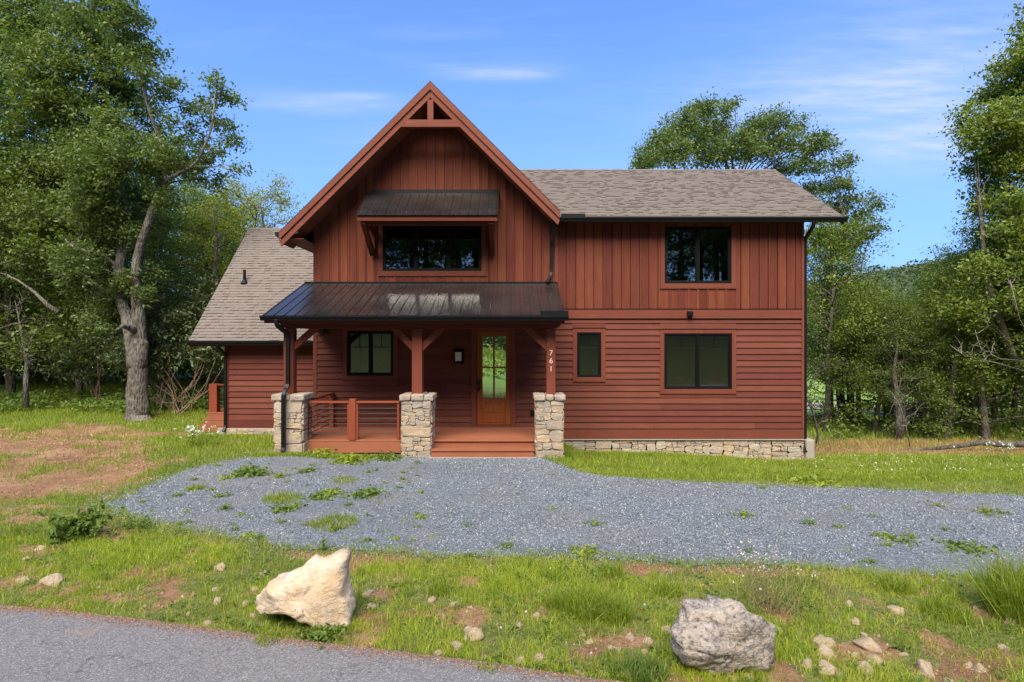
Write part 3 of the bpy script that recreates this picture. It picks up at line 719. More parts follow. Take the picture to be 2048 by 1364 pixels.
for s_, xe in ((-1, XEL), (1, XER)):
    e = GXC + s_*xe
    b.prism_xz([(GXC, GZ-.02), (e, GZ-.02-xe), (e, GZ-.215-xe+.02), (GXC, GZ-.215)], YR-.04, YR)
    e2 = GXC + s_*(xe-.0)
    b.prism_xz([(GXC, GZ-.218), (e2, GZ-.218-xe), (GXC+s_*(xe-.05), GZ-.40-xe+.05), (GXC, GZ-.40)], YR-.0, YR+.05)
b.build('rake_board', M['rake'], house, bevel=.004)
zc0, zc1 = PZ(253.5, YR), PZ(239, YR)
hw0, hw1 = (GZ-.38-zc0), (GZ-.38-zc1)
b = MB(); b.prism_xz([(GXC-hw0, zc0), (GXC+hw0, zc0), (GXC+hw1, zc1), (GXC-hw1, zc1)], YR+.002, YR+.12)
b.build('collar_beam', M['rake'], house, bevel=.005)
b = MB(); b.box(GXC-.075, GXC+.075, YR+.004, YR+.11, zc1+.001, GZ-.45); b.build('king_post', M['rake'], house, bevel=.005)
# left gable gutter
b = MB(); gx_, gz_ = GXC-XEL, GZ-XEL-.03
b.prism_xz([(gx_+.02, gz_+.05), (gx_-.12, gz_+.03), (gx_-.10, gz_-.05), (gx_-.03, gz_-.11), (gx_+.02, gz_-.11)], YR-.01, 3.2)
b.build('gutter', M['black'], house)
b = MB(); b.prism_xz([(gx_+.025, gz_-.12), (gx_+.05, gz_-.12), (gx_+.05, gz_+.0), (gx_+.025, gz_+.0)], YR+.05, 3.2)
b.box(gx_+.04, XL+.02, YR+.1, 3.2, gz_-.12, gz_-.10); b.build('fascia', M['beam'], house)  # flat soffit in darker beam stain, standing in for its shaded underside
# left upper side wall above the wing is the wall mesh; awning
aw = MB(); ya, za, yb_, zb_ = 0.0, PZ(386, 0), -1.28, PZ(430, -1.28)
ax0, ax1 = PX(711, yb_), PX(996, yb_)
def metal_roof(name, x0, x1, ya, za, yb_, zb_, pitch=.2286, par=house):
    m_ = MB(); L = math.hypot(yb_-ya, zb_-za); uy, uz = (yb_-ya)/L, (zb_-za)/L; ny_, nz_ = uz, -uy
    if nz_ < 0: ny_, nz_ = -ny_, -nz_
    prof = []; x = x0
    while x < x1 - .02:
        for dx, hh in ((0, 0), (.012, .02), (.03, .02), (.042, 0), (.095, 0), (.10, .004), (.112, .004), (.117, 0), (.16, 0), (.165, .004), (.177, .004), (.182, 0)):
            if x+dx < x1-.045: prof.append((x+dx, hh))
        x += pitch
    prof += [(x1-.042, 0), (x1-.03, .02), (x1-.012, .02), (x1, 0)]
    n = len(prof); V = []
    for y, z in ((ya, za), (yb_, zb_)):
        for px_, hh in prof: V.append((px_, y+ny_*hh, z+nz_*hh))
    for y, z in ((ya, za), (yb_, zb_)):
        for px_, hh in prof: V.append((px_, y-ny_*.006, z-nz_*.006))
    fs = [(i, i+1, n+i+1, n+i) for i in range(n-1)] + [(2*n+i, 3*n+i, 3*n+i+1, 2*n+i+1) for i in range(n-1)] + [(n+i, n+i+1, 3*n+i+1, 3*n+i) for i in range(n-1)] + [(i+1, i, 2*n+i, 2*n+i+1) for i in range(n-1)]
    fs += [(0, n, 3*n, 2*n), (n-1, 2*n+n-1, 4*n-1, 2*n-1)]
    m_.add(V, fs)
    # screws
    for k in range(int(L/.6)+1):
        s_ = min(.06+k*.6, L-.04); x = x0+.07
        while x < x1-.03:
            y, z = ya+uy*s_, za+uz*s_; m_.box(x-.006, x+.006, y-.006, y+.006, z-.002, z+.012); x += pitch
    return m_.build(name, M['metal'], par)
metal_roof('awning_roof', ax0, ax1, ya-.03, za, yb_, zb_)
b = MB(); b.box(ax0+.1, ax1, -.06, -.034, za-.02, PZ(380, 0)); b.prism_yz([(-.06, za+.004), (-.034, za+.03), (-.034, za+.05), (-.28, za+.05-.19)], ax0+.1, ax1-.02) if 0 else None
b.build('flashing', M['black'], house)
b = MB()
b.box(ax0+.02, ax1-.02, yb_+.05, yb_+.09, zb_-.13, zb_-.03)
b.box(ax0+.10, ax1-.10, yb_+.20, yb_+.34, zb_-.20, zb_-.0)
for x in np.linspace(ax0+.03, ax1-.03, 7): 
    b.prism_yz([(-.03, za-.012), (yb_+.091, zb_-.014), (yb_+.091, zb_-.12), (-.03, za-.13)], x-.02, x+.02)
b.prism_yz([(-.03, za-.008), (yb_+.061, zb_-.008), (yb_+.061, zb_-.03), (-.03, za-.03)], ax0+.051, ax1-.051)
b.build('awning_frame', M['beam'], house)
for cx in (PX(747, 0), PX(985, 0)):
    b = MB(); zt = zb_-.20
    b.box(cx-.065, cx+.065, -.14, -.034, PZ(513, 0)+.12, zt+.35)
    b.prism_yz([(-.14, PZ(500, 0)), (-.14, PZ(513, 0)), (-.05, PZ(513, 0)), (yb_+.20, zt-.04), (yb_+.20, zt), (yb_+.36, zt)], cx-.06, cx+.06)
    b.box(cx-.062, cx+.062, yb_+.12, -.034, zt, zt+.12)
    b.build('awning_bracket', M['beam'], house, bevel=.004)

# porch roof
pya, pza, pyb = -.03, PZ(567.5, 0), -2.70; pzb = PZ(631, pyb); px0, px1 = -5.54, 1.20
metal_roof('porch_roof', px0, px1, pya, pza, pyb, pzb)
b = MB(); b.box(px0+.02, px1, -.05, -.033, pza-.02, pza+.05); b.build('flashing', M['black'], house)
b = MB(); sl_ = (pzb-pza)/(pyb-pya)
b.prism_yz([(pya, pza-.01), (pyb+.06, pzb-.01), (pyb+.06, pzb-.04), (pya, pza-.04)], px0+.05, px1-.05)
for x in np.linspace(px0+.06, px1-.06, 12): b.prism_yz([(pya, pza-.041), (pyb+.062, pzb-.041), (pyb+.062, pzb-.16), (pya, pza-.16)], x-.02, x+.02)
b.box(px0+.03, px1-.03, pyb+.02, pyb+.055, pzb-.17, pzb-.02)
b.build('porch_rafter', M['beam'], house)
b = MB(); gutter(b, PX(520, pyb-.07), PX(1137, pyb-.07), pyb+.018, pzb-.0, .115)
pg = b.build('gutter', M['black'], house); b = MB(); b.box(PX(1081, pyb), PX(1136, pyb), pyb-.09, pyb-.08, pzb, pzb+.10); b.build('splash_guard', M['black'], pg)
YP = -2.1
zb0, zb1 = PZ(657, YP-.1), PZ(638, YP-.1)
b = MB(); bx0, bx1 = PX(562, YP), PX(1123, YP)
b.prism_xz([(bx0, zb1), (bx0, zb0+.12), (bx0+.05, zb0+.04), (bx0+.16, zb0), (bx1-.16, zb0), (bx1-.05, zb0+.04), (bx1, zb0+.12), (bx1, zb1)], YP-.1, YP+.1)
for x in (-5.13, .90):
    b.box(x-.09, x+.09, YP+.101, -.034, zb0+.02, zb1-.02)
b.build('porch_beam', M['beam'], house, bevel=.006)
posts = {}
zcap = PZ(789, -2.2)
for i, (x, w_) in enumerate(((PX(580.5, YP), .23), (PX(835.5, YP), .235), (PX(1101.5, YP), .205))):
    b = MB(); b.box(x-w_/2, x+w_/2, YP-w_/2, YP+w_/2, zcap-.01, zb0-.001); posts[i] = (b.build('porch_post', M['post'], house, bevel=.008), x, w_)
def brace(x, s_, reach, drop, th=.145):
    b = MB(); z1_ = zb0-.002; xa = x
    # foot on post face at xa, rises outward
    L = math.hypot(reach, drop); tx, tz = th*L/drop, th*L/reach
    b.prism_xz([(xa, z1_-drop), (xa+s_*reach, z1_), (xa+s_*(reach-tx), z1_), (xa, z1_-drop+tz)], YP-.06, YP+.06)
    b.build('brace', M['post'], house, bevel=.005)
brace(posts[0][1]+posts[0][2]/2, 1, .56, .50); brace(posts[1][1]-posts[1][2]/2, -1, .50, .52); brace(posts[1][1]+posts[1][2]/2, 1, .53, .52); brace(posts[2][1]-posts[2][2]/2, -1, .53, .52)
# house number on the right post
po, pxx, pw = posts[2]
for ch, cy in (('7', 706), ('6', 722), ('1', 738)):
    cu = bpy.data.curves.new('n', 'FONT'); cu.body = ch; cu.size = .175; cu.extrude = .004; cu.align_x = 'CENTER'; cu.align_y = 'CENTER'; cu.offset = -.0005
    tmp = bpy.data.objects.new('tmp', cu); me = bpy.data.meshes.new_from_object(tmp); bpy.data.objects.remove(tmp)
    me.name = 'house_number'; o = link(me, 'house_number', M['brass'], po); o.rotation_euler = (math.radians(90), 0, 0)
    o.location = (pxx, YP-pw/2-.006, PZ(cy, YP-pw/2)); o['label'] = 'metal digit ' + ch + ' of the house number 761'

# stonework
def stones(mb, P0, U, V, N, w_, h, size, rr, over=.0, corner=.03):
    """irregular masonry on a rectangle: P0 corner, U,V unit axes, N outward"""
    P0, U, V, N = map(Vector, (P0, U, V, N))
    def split(x0, x1, y0, y1, dep):
        a, c = x1-x0, y1-y0; tgt = size * rr.choice([.35, .6, .9, 1.4, 2.0, 2.4])
        if dep > 9 or (a < tgt*1.7 and c < tgt*.75) or a*c < .0022: return [(x0, x1, y0, y1)]
        if a > c*1.9 or (c < .05): 
            m_ = x0 + a*rr.uniform(.35, .65); return split(x0, m_, y0, y1, dep+1) + split(m_, x1, y0, y1, dep+1)
        if c > .055:
            m_ = y0 + c*rr.uniform(.28, .72); return split(x0, x1, y0, m_, dep+1) + split(x0, x1, m_, y1, dep+1)
        return [(x0, x1, y0, y1)]
    for x0, x1, y0, y1 in split(0, w_, 0, h, 0):
        a, c = x1-x0, y1-y0; g_ = .0035; j = min(a, c)*.11
        k = rr.uniform(.12, .38); ca = min(a, c)*k
        base = [(x0+ca, y0), (x1-ca*rr.uniform(.3, 1.2), y0), (x1, y0+ca*rr.uniform(.4, 1.1)), (x1, y1-ca*rr.uniform(.4, 1.1)), (x1-ca*rr.uniform(.4, 1.2), y1), (x0+ca*rr.uniform(.4, 1.2), y1), (x0, y1-ca*rr.uniform(.3, 1)), (x0, y0+ca*rr.uniform(.3, 1))]
        mx_, my_ = (x0+x1)/2, (y0+y1)/2; dep = rr.uniform(.014, .036) + min(a, c)*.03
        rings = []
        pts = [(px_+rr.uniform(-j, j)*.7, py_+rr.uniform(-j, j)*.7) for px_, py_ in base]
        for f_, d_ in ((1.0, -.03), (1.0, dep*.7), (.94, dep*.95), (.6, dep*1.0)):
            ring = []
            for px_, py_ in pts:
                qx = mx_ + (px_-mx_)*(1-2*g_/a if a > .03 else .8)*f_; qy = my_ + (py_-my_)*(1-2*g_/c if c > .03 else .8)*f_
                wx_ = mnoise.noise(Vector((qx*7+P0.x*3, qy*7, P0.y*5)))*.035; wy_ = mnoise.noise(Vector((qx*6+40, qy*8+P0.x*3, P0.y*5)))*.035
                ring.append(P0 + U*min(max(qx+wx_, -.01), w_+.01) + V*(qy+wy_) + N*(d_ + (rr.uniform(-.006, .006) if d_ > 0 else 0)))
            rings.append(ring)
        n = 8; vs = [p for r_ in rings for p in r_]
        fs = [(i*n+q_, i*n+(q_+1) % n, (i+1)*n+(q_+1) % n, (i+1)*n+q_) for i in range(3) for q_ in range(n)] + [tuple(3*n+q_ for q_ in range(n))]
        mb.add(vs, fs)
def stones_irreg(name, par, rr, faces, size, smooth=True):
    mb = MB()
    for P0, U, V, N, w_, h in faces: stones(mb, P0, U, V, N, w_, h, size, rr)
    o = mb.build(name, M['stone'], par, smooth=False)
    return o
piers = [(PX(575, -2.45), .70), (PX(832, -2.45), .72), (PX(1100, -2.45), .68)]
for i, (x, w_) in enumerate(piers):
    rr = random.Random(20+i); yf = -2.43; z0, z1 = -.25, PZ(802, -2.45); q_ = .04
    b = MB(); b.box(x-w_/2+q_, x+w_/2-q_, yf+q_, yf+w_-q_, z0, z1)
    p = b.build('stone_pier', M['mortar'], house)
    h = z1-z0; a = w_-2*q_
    stones_irreg('stone_facing', p, rr, [((x-w_/2+q_, yf+q_, z0), (1,0,0), (0,0,1), (0,-1,0), a, h), ((x+w_/2-q_, yf+q_, z0), (0,1,0), (0,0,1), (1,0,0), a, h), ((x-w_/2+q_, yf+w_-q_, z0), (0,-1,0), (0,0,1), (-1,0,0), a, h)], .17)
    # cap of big flat stones
    mb = MB(); c0, c1 = x-w_/2-.03, x+w_/2+.03; cuts = sorted([c0, c0+(c1-c0)*rr.uniform(.28, .45), c0+(c1-c0)*rr.uniform(.52, .75), c1])
    for j_, (u0, u1) in enumerate(zip(cuts, cuts[1:])):
        zz = z1+.15-rr.uniform(0, .02); nn = []
        bx = [(u0+.006, u1-.006), (yf-.035+rr.uniform(0, .02), yf+w_+.02), (z1+.002, zz)]
        mb.box(bx[0][0], bx[0][1], bx[1][0], bx[1][1], bx[2][0], bx[2][1])
    cp = mb.build('pier_cap', M['stone'], p)
    md = cp.modifiers.new('bv', 'BEVEL'); md.width = .03; md.segments = 2
    sb = cp.modifiers.new('ss', 'SUBSURF'); sb.levels = 2; sb.render_levels = 2; sb.subdivision_type = 'SIMPLE'
    tx = bpy.data.textures.new('caprough', 'CLOUDS'); tx.noise_scale = .12; dm_ = cp.modifiers.new('dp', 'DISPLACE'); dm_.texture = tx; dm_.strength = .04; dm_.mid_level = .5; dm_.texture_coords = 'GLOBAL'
rr = random.Random(77)
b = MB(); zst = PZ(877.5, 0)
b.box(XM-.2, XR, -.0, .1, -.9, zst-.002)
fo = b.build('foundation', M['mortar'], house)
mbs = MB(); x = XM-.2
while x < XR-.05:
    L = min(rr.uniform(.5, 1.1), XR+.03-x); stones(mbs, (x, -.0, -.85), (1,0,0), (0,0,1), (0,-1,0), L, zst+.85-.03, .15, rr); x += L
mbs.build('stone_facing', M['stone'], fo)
b = MB(); b.box(XM-.2, XR+.02, -.075, .0, zst-.028, zst-.001); b.build('stone_ledge', M['conc'], fo, bevel=.006)
b = MB(); b.box(XR+.03, XR+.27, -.12, .5, -1.3, zst-.0); b.build('concrete_post', M['conc'], house, bevel=.05)

# porch deck, skirt, steps, railing
dx0, dx1 = PX(604, YP), PX(1072, YP)
b = MB(); n = 15
for i in range(n):
    a = -.034 - (i+1)*(2.08/n) ; b.box(-5.2, 1.0, a+.004, a+2.08/n, ZD-.03, ZD)
b.box(dx0-.05, dx1+.02, YP-.055, -2.118, ZD-.031, ZD-.001)
b.build('porch_deck', M['deck'], house, bevel=.003)
b = MB(); b.box(-4.80, PX(803, YP), YP-.05, YP-.012, .07, ZD-.035); b.box(PX(862, YP), PX(1070, YP), YP-.012, YP, .17, ZD-.035); b.box(-5.1, .9, -.5, -.46, .0, ZD-.032)
b.box(-4.84, -4.80, YP-.05, -.04, .07, ZD-.035)
b.build('deck_skirt', M['deck'], house)
b = MB(); sx0, sx1 = PX(862, -2.48), PX(1069, -2.48)
b.box(sx0, sx1, -2.50, YP-.052, .165, .192); b.build('porch_step', M['deck'], house, bevel=.004)
b = MB(); b.box(sx0+.01, sx1-.01, -2.475, -2.44, .012, .164); b.build('step_riser', M['deck'], house)
b = MB(); b.box(sx0-.05, sx1+.05, -2.54, -2.0, -.05, .028); b.build('step_footing', M['conc'], house, bevel=.006)
zr = PZ(802, YP)
rl = MB(); xa, xb, xc = PX(605, YP), PX(799.5, YP), PX(706, YP)
rail = MB(); rail.box(xa+.08, xc-.08, YP-.055, YP+.055, zr-.045, zr); rail.box(xc+.08, xb, YP-.055, YP+.055, zr-.045, zr)
RL = rail.build('railing', M['railx'], house, bevel=.005); RL['label'] = 'porch railing with dark horizontal rods'
b = MB(); b.box(xc-.075, xc+.075, YP-.075, YP+.075, ZD, zr+.05); b.build('newel_post', M['rail'], RL, bevel=.012)
b = MB(); b.box(xa, xa+.085, YP-.075, YP+.075, ZD, zr+.06); b.build('newel_post', M['rail'], RL, bevel=.008)
for x in (xa+.085, xc-.075-.05, xc+.075, xb-.055): MB().box(x, x+.05, YP-.035, YP+.035, ZD+.0, zr-.046).build('baluster', M['rail'], RL, bevel=.004)
b = MB()
for k in range(6):
    z = ZD + .14 + k*(zr-.05-ZD-.14)/6.0
    b.tube([(xa+.13, YP, z), (xc-.12, YP, z)], .0085, 6); b.tube([(xc+.12, YP, z), (xb-.05, YP, z)], .0085, 6); b.tube([(xa+.13, YP+.04, z), (xa+.13, -.12, z)], .0085, 6)
b.build('rod', M['rod'], RL)
b = MB(); b.box(xa+.02, xa+.13, YP+.08, -.04, zr-.02, zr+.025); b.box(xa+.02, xa+.13, -.13, -.04, ZD, zr-.02); b.build('side_rail', M['railx'], RL, bevel=.005)

# porch downspout with its offsets, over the pier
yg = pyb-.03
spout([(PX(553, yg), yg, pzb-.09), (PX(553, yg), yg, PZ(650, yg)), (PX(576, -2.36), -2.36, PZ(668, -2.36)), (PX(576, -2.36), -2.36, PZ(772, -2.36)), (PX(567, -2.53), -2.53, PZ(787, -2.53)), (PX(567, -2.53), -2.53, PZ(897, -2.53)), (PX(566, -2.58), -2.60, PZ(905, -2.6))], (.045, .036))
# wall lantern, ceiling and wall lights
lx = PX(917.5, -.1)
b = MB(); z0, z1 = PZ(725, -.1), PZ(702, -.1); hw = .115; t_ = .03
b.box(lx-hw, lx+hw, -.24, -.032, z1-.03, z1); b.box(lx-hw, lx+hw, -.24, -.032, z0, z0+.04)
for sx_ in (-1, 1):
    for yy_ in (-.24, -.06): b.box(lx+sx_*(hw-t_/2)-t_/2, lx+sx_*(hw-t_/2)+t_/2, yy_, yy_+.03, z0+.04, z1-.03)
b.box(lx-hw*1.2, lx+hw*1.2, -.045, -.03, z0-.03, z1+.06)
ln = b.build('wall_lantern', M['frame'], house); b = MB(); b.box(lx-hw+t_, lx+hw-t_, -.225, -.07, z0+.04, z1-.03); b.build('lantern_glass', M['lglass'], ln)
b = MB(); x = PX(651, 0); b.tube([(x, -.12, PZ(656, 0)), (x, -.12, PZ(667, 0))], .07, 16); b.box(x-.04, x+.04, -.06, -.03, PZ(665, 0), PZ(657, 0)); b.build('wall_light', M['black'], house, bevel=.006)
b = MB(); x = PX(1380, -.1); b.box(x-.07, x+.07, -.16, -.045, PZ(632, -.1), PZ(622, -.1)); b.box(x-.055, x+.055, -.13, -.045, PZ(635, -.1), PZ(632, -.1)); b.build('wall_light', M['black'], house, bevel=.012)
b = MB(); x = PX(1065, 0); b.box(x-.05, x+.04, -.09, -.03, PZ(829, 0), PZ(819, 0)); b.build('outlet_cover', M['dark'], house, bevel=.01)
b = MB(); x, y, z = PX(592, YR+.2), YR+.2, PZ(465, YR+.2); b.tube([(x, y+.1, z+.03), (x, y-.06, z-.02)], .032, 12); b.tube([(x, y+.06, z+.03), (x, y+.06, z+.12)], .014, 8); b.build('security_camera', M['white'], house)

# left wing
YW = 1.67; YWE = 1.22; zwe = ZC + .0; ZWR = ZC + 225/sc_at(5.19); YWR = YWE + (ZWR-zwe)
wx0, wx1 = PX(450, YW), XL; rx0 = PX(377.5, YWE)
b = MB(); shingles(b, rx0, XL+.0, YWE, zwe, YWR, ZWR)
wr = b.build('wing_roof', M['shingle'], house); wr['label'] = 'steep brown shingle roof of the left wing'
b = MB(); b.prism_yz([(YWE, zwe-.002), (YWR, ZWR-.002), (2*YWR-YWE, zwe-.002), (2*YWR-YWE, zwe-.06), (YWR, ZWR-.08), (YWE, zwe-.06)], rx0+.004, XL)
b.prism_yz([(YWR-.1, ZWR-.07), (YWR, ZWR+.03), (YWR+.1, ZWR-.07)], rx0, XL); b.build('ridge_cap', M['shingle'], wr)
b = MB(); b.box(wx0, wx1, YW, YW+.15, -.4, zwe+.35); b.box(wx0, wx0+.15, YW+.15, 2*YWR-YW, -.4, zwe+.3); b.box(wx0, wx1, 2*YWR-YW-.15, 2*YWR-YW, -.4, zwe+.35)
b.prism_yz([(YW, zwe+.3), (YWR, ZWR-.2), (2*YWR-YW, zwe+.3)], wx0+.01, wx0+.14)
b.build('wall', M['clap'], house)
b = MB(); zwb = PZ(857, YW)+.02; clap(b, wx0+.12, wx1, zwb+.24, zwe+.2, YW, []); b.box(wx0+.12, wx1, YW-.035, YW, zwb, zwb+.235); b.box(wx0, wx0+.118, YW-.04, YW, zwb, zwe)
b.build('clapboard_siding', M['clap'], house)
b = MB(); gutter(b, rx0-.02, XL, YWE+.02, zwe-.0, .12); b.build('gutter', M['black'], house)
b = MB(); b.box(rx0+.02, XL, YWE+.02, YWE+.045, zwe-.15, zwe-.02); b.box(rx0+.02, XL, YWE+.045, YW, zwe-.14, zwe-.12)
b.prism_yz([(YWE, zwe-.2), (YWE, zwe-.07), (YWR, ZWR-.09), (YWR, ZWR-.25)], rx0+.01, rx0+.05); b.build('fascia', M['beam'], house)
xw = PX(451, YW-.06); xg = PX(441, YWE)
spout([(PX(434, YWE-.04), YWE-.04, zwe-.1), (PX(434, YWE-.04), YWE-.02, zwe-.18), (xw, YW-.06, zwe-.42), (xw, YW-.06, PZ(853, YW-.1)), (xw-.02, YW-.16, PZ(863, YW-.1))])
b = MB(); b.box(wx0-.2, wx1, YW-.05, YW+.1, -.35, zwb-.004); b.build('foundation', M['conc'], house, bevel=.01)
mbs = MB(); x = wx0+.0
while x < wx1-.1:
    L = min(rr.uniform(.5, .9), wx1-x); stones(mbs, (x, YW-.05, -.3), (1,0,0), (0,0,1), (0,-1,0), L, zwb+.3-.02, .18, rr); x += L
mbs.build('stone_facing', M['stone'], house)
# vent pipe on the wing roof
yv = YWE + 1.95; zv = zwe + 1.95
for it in range(30):
    zv = zwe + (yv-YWE); py_ = 682 - (zv-ZC)*sc_at(yv); yv += (py_-566)*.004
xv = PX(489, yv); zv = zwe+(yv-YWE)
b = MB(); b.tube([(xv, yv, zv-.05), (xv, yv, zv+.42)], .045, 14); b.tube([(xv, yv-.01, zv-.02), (xv, yv, zv+.09)], [.12, .06], 14); b.build('vent_pipe', M['black'], wr)
# side steps with newel at the far left
YS = 2.6; sS = sc_at(YS)
b = MB()
for i, (a, z_) in enumerate(((397, 850), (405, 838), (413, 825))):
    x0 = PX(a, YS); zt = PZ(z_, YS); b.box(x0, wx0-.002, YS-.0+i*.002, YS+1.6, zt-.035, zt); b.box(x0+.03, wx0-.003, YS+.01+i*.002, YS+1.58, zt-.22, zt-.036)
b.build('side_steps', M['deck'], house, bevel=.004)
b = MB(); x0, x1 = PX(417, YS), PX(433, YS); b.box(x0, x1, YS+.02, YS+.02+(x1-x0), PZ(826, YS)+.0, PZ(768, YS)); sn = b.build('newel_post', M['rail'], house, bevel=.01)
b = MB(); z1 = PZ(768, YS)
b.box(x1, wx0-.004, YS+.06, YS+.17, z1-.05, z1-.01); b.build('rail_cap', M['railx'], sn)
b = MB()
for k in range(5): b.tube([(x1, YS+.11, z1-.16-k*.13), (wx0-.004, YS+.11, z1-.16-k*.13)], .008, 6)
b.build('rod', M['rod'], sn)

# ------------------------------------------------------------------ vegetation
def leaf_quads(C, size, r, flat=.55, aspect=.5, fold=True):
    """diamond leaves at centres C (N,3): returns V (4N,3), F (N,4)"""
    n = len(C); nrm = r.normal(size=(n, 3)); nrm[:, 2] = np.abs(nrm[:, 2]) + flat; nrm /= np.linalg.norm(nrm, axis=1)[:, None]
    a = r.normal(size=(n, 3)); a -= nrm * (a*nrm).sum(1)[:, None]; a /= np.linalg.norm(a, axis=1)[:, None]; b = np.cross(nrm, a)
    s = (size * r.uniform(.6, 1.35, n))[:, None]
    V = np.empty((n, 4, 3)); V[:, 0] = C - a*s*.5; V[:, 1] = C + b*s*aspect*.5 + a*s*.05 ; V[:, 2] = C + a*s*.5; V[:, 3] = C - b*s*aspect*.5 + a*s*.05
    V[:, 0] -= nrm*s*.10; V[:, 2] -= nrm*s*.14
    return V.reshape(-1, 3), np.arange(4*n).reshape(n, 4)
def crown_points(clumps, dens, r, sub=.30, squash=.62):
    """clumps (x,y,z,rad): points gathered in small sprays on the outer part of every clump"""
    out_ = []
    for cx, cy, cz, rad in clumps:
        ns = max(4, int(dens * rad**2 * 15)); d = r.normal(size=(ns, 3)); d /= np.linalg.norm(d, axis=1)[:, None]
        rr_ = rad * r.uniform(.25, 1.0, ns)**.55 * (1 + .25*r.normal(size=ns))
        c = np.stack([cx + d[:, 0]*rr_, cy + d[:, 1]*rr_, cz + d[:, 2]*rr_*squash], 1)
        m_ = 26
        off = r.normal(size=(ns, m_, 3)) * np.array([sub, sub, sub*.55]) * r.uniform(.5, 1.2, (ns, 1, 1))
        out_.append((c[:, None] + off).reshape(-1, 3))
    return np.concatenate(out_)
def curve(a, b, r, n=7, sag=.0, wob=.08, up=.25):
    a, b = np.array(a, float), np.array(b, float); L = np.linalg.norm(b-a); c = (a+b)/2 + np.array([0, 0, up*L*.4]) - (b-a)*np.array([.12, .12, 0])
    t = np.linspace(0, 1, n)[:, None]; P = a*(1-t)**2 + 2*c*t*(1-t) + b*t**2
    P[1:-1] += r.normal(size=(n-2, 3)) * wob * L / n * 1.6
    return P
def tree(name, label, cat, base, trunk, clumps, leafmat_, bark, seed, dens=1.0, leaf=.13, group=None, limbs=None, twig=True, sub=.3, extra=None, squash=.85, limb_r=.26, flat=.55):
    """trunk: list of polylines [(x,y,z,r)...] in local space; clumps local; every clump is fed by a limb from the nearest lower trunk point"""
    r = np.random.default_rng(seed); root = empty(name, base, label, cat, group)
    tb = MB(); pts = []
    for pl in trunk:
        P = np.array([p[:3] for p in pl], float); Rr = np.array([p[3] for p in pl], float)
        k = np.linspace(0, len(P)-1, (len(P)-1)*4+1); ii = np.arange(len(P))
        Q = np.stack([np.interp(k, ii, P[:, j]) for j in range(3)], 1)
        for _ in range(2): Q[1:-1] = (Q[:-2] + 2*Q[1:-1] + Q[2:]) / 4
        rq = np.interp(k, ii, Rr); Q[1:-1] += r.normal(size=(len(Q)-2, 3))*rq[1:-1, None]*.05
        tb.tube(Q.tolist(), rq.tolist(), 12); pts += [(q_, r_) for q_, r_ in zip(Q, rq)]
    A = np.array([p[0] for p in pts]); AR = np.array([p[1] for p in pts])
    for cx, cy, cz, rad in clumps:
        c = np.array([cx, cy, cz]); dz = c[2] - A[:, 2]; d = np.linalg.norm((A - c), axis=1)
        cost = d + np.where(dz < .25*d, 3.0*(.25*d - dz), 0) + np.where(A[:, 2] < .8, 5, 0); i = int(cost.argmin())
        L = d[i]; r0 = min(AR[i]*.75, .022*L + .015) * limb_r / .38
        P = curve(A[i], c, r, 7)
        tb.tube(P.tolist(), np.linspace(max(r0, .012), .008, 7).tolist(), 6, cap=False)
        if twig:
            for _ in range(int(3 + 4*rad)):
                d_ = r.normal(size=3); d_[2] *= .6; d_ /= np.linalg.norm(d_); s0 = P[r.integers(3, 7)]
                tb.tube(curve(s0, c + d_*rad*.9, r, 4).tolist(), [.011, .009, .007, .003], 3, cap=False)
    o = tb.build('trunk', bark, root, smooth=True)
    C = crown_points(clumps, dens, r, sub, squash)
    if extra is not None: C = np.concatenate([C, extra])
    V, Fq = leaf_quads(C, leaf, r, flat)
    fast('crown', V, 4, Fq, leafmat_, root)
    return root
def H(x, y): return float(height(np.array([x]), np.array([y]))[0])
def world_clump(px, py, Y, rad): return (PX(px, Y), Y, PZ(py, Y), rad)

# --- the big oak on the left
OX, OY = PX(276, 4.0), 4.0; OZ = H(OX, OY) - .1
def loc(px, py, dy=0, r_=None):
    p = [PX(px, OY+dy) - OX, dy, PZ(py, OY+dy) - OZ]; return tuple(p + ([r_] if r_ is not None else []))
tr_ = [[loc(277, 848, 0, .50), loc(276, 832, 0, .38), loc(276, 800, 0, .325), loc(275, 750, 0, .295), loc(277, 705, 0, .285), loc(281, 682, 0, .25), loc(284, 668, 0, .05)],
       [loc(272, 735, 0, .28), loc(268, 690, 0, .25), loc(256, 640, 0, .20), loc(238, 590, .1, .155), loc(236, 540, .2, .145), loc(254, 440, .3, .125), loc(236, 360, .4, .11), loc(222, 290, .5, .095), loc(212, 220, .6, .10), loc(196, 120, .6, .075), loc(190, 40, .6, .05)],
       [loc(278, 735, 0, .26), loc(281, 690, 0, .23), loc(277, 630, 0, .20), loc(270, 560, -.1, .14), loc(276, 500, -.2, .125), loc(304, 420, -.3, .105), loc(320, 370, -.3, .10), loc(330, 300, -.3, .08), loc(300, 230, -.4, .05), loc(276, 130, -.4, .035)],
       [loc(320, 372, -.3, .08), loc(352, 350, -.5, .06), loc(392, 330, -.7, .045), loc(424, 260, -.8, .03), loc(430, 190, -.8, .02)],
       [loc(222, 292, .5, .09), loc(180, 380, .6, .06), loc(150, 300, .8, .07), loc(120, 200, .9, .06), loc(60, 160, .9, .04)],
       [loc(268, 660, -.2, .12), loc(246, 650, -.7, .07), loc(232, 661, -1.0, .035)]]
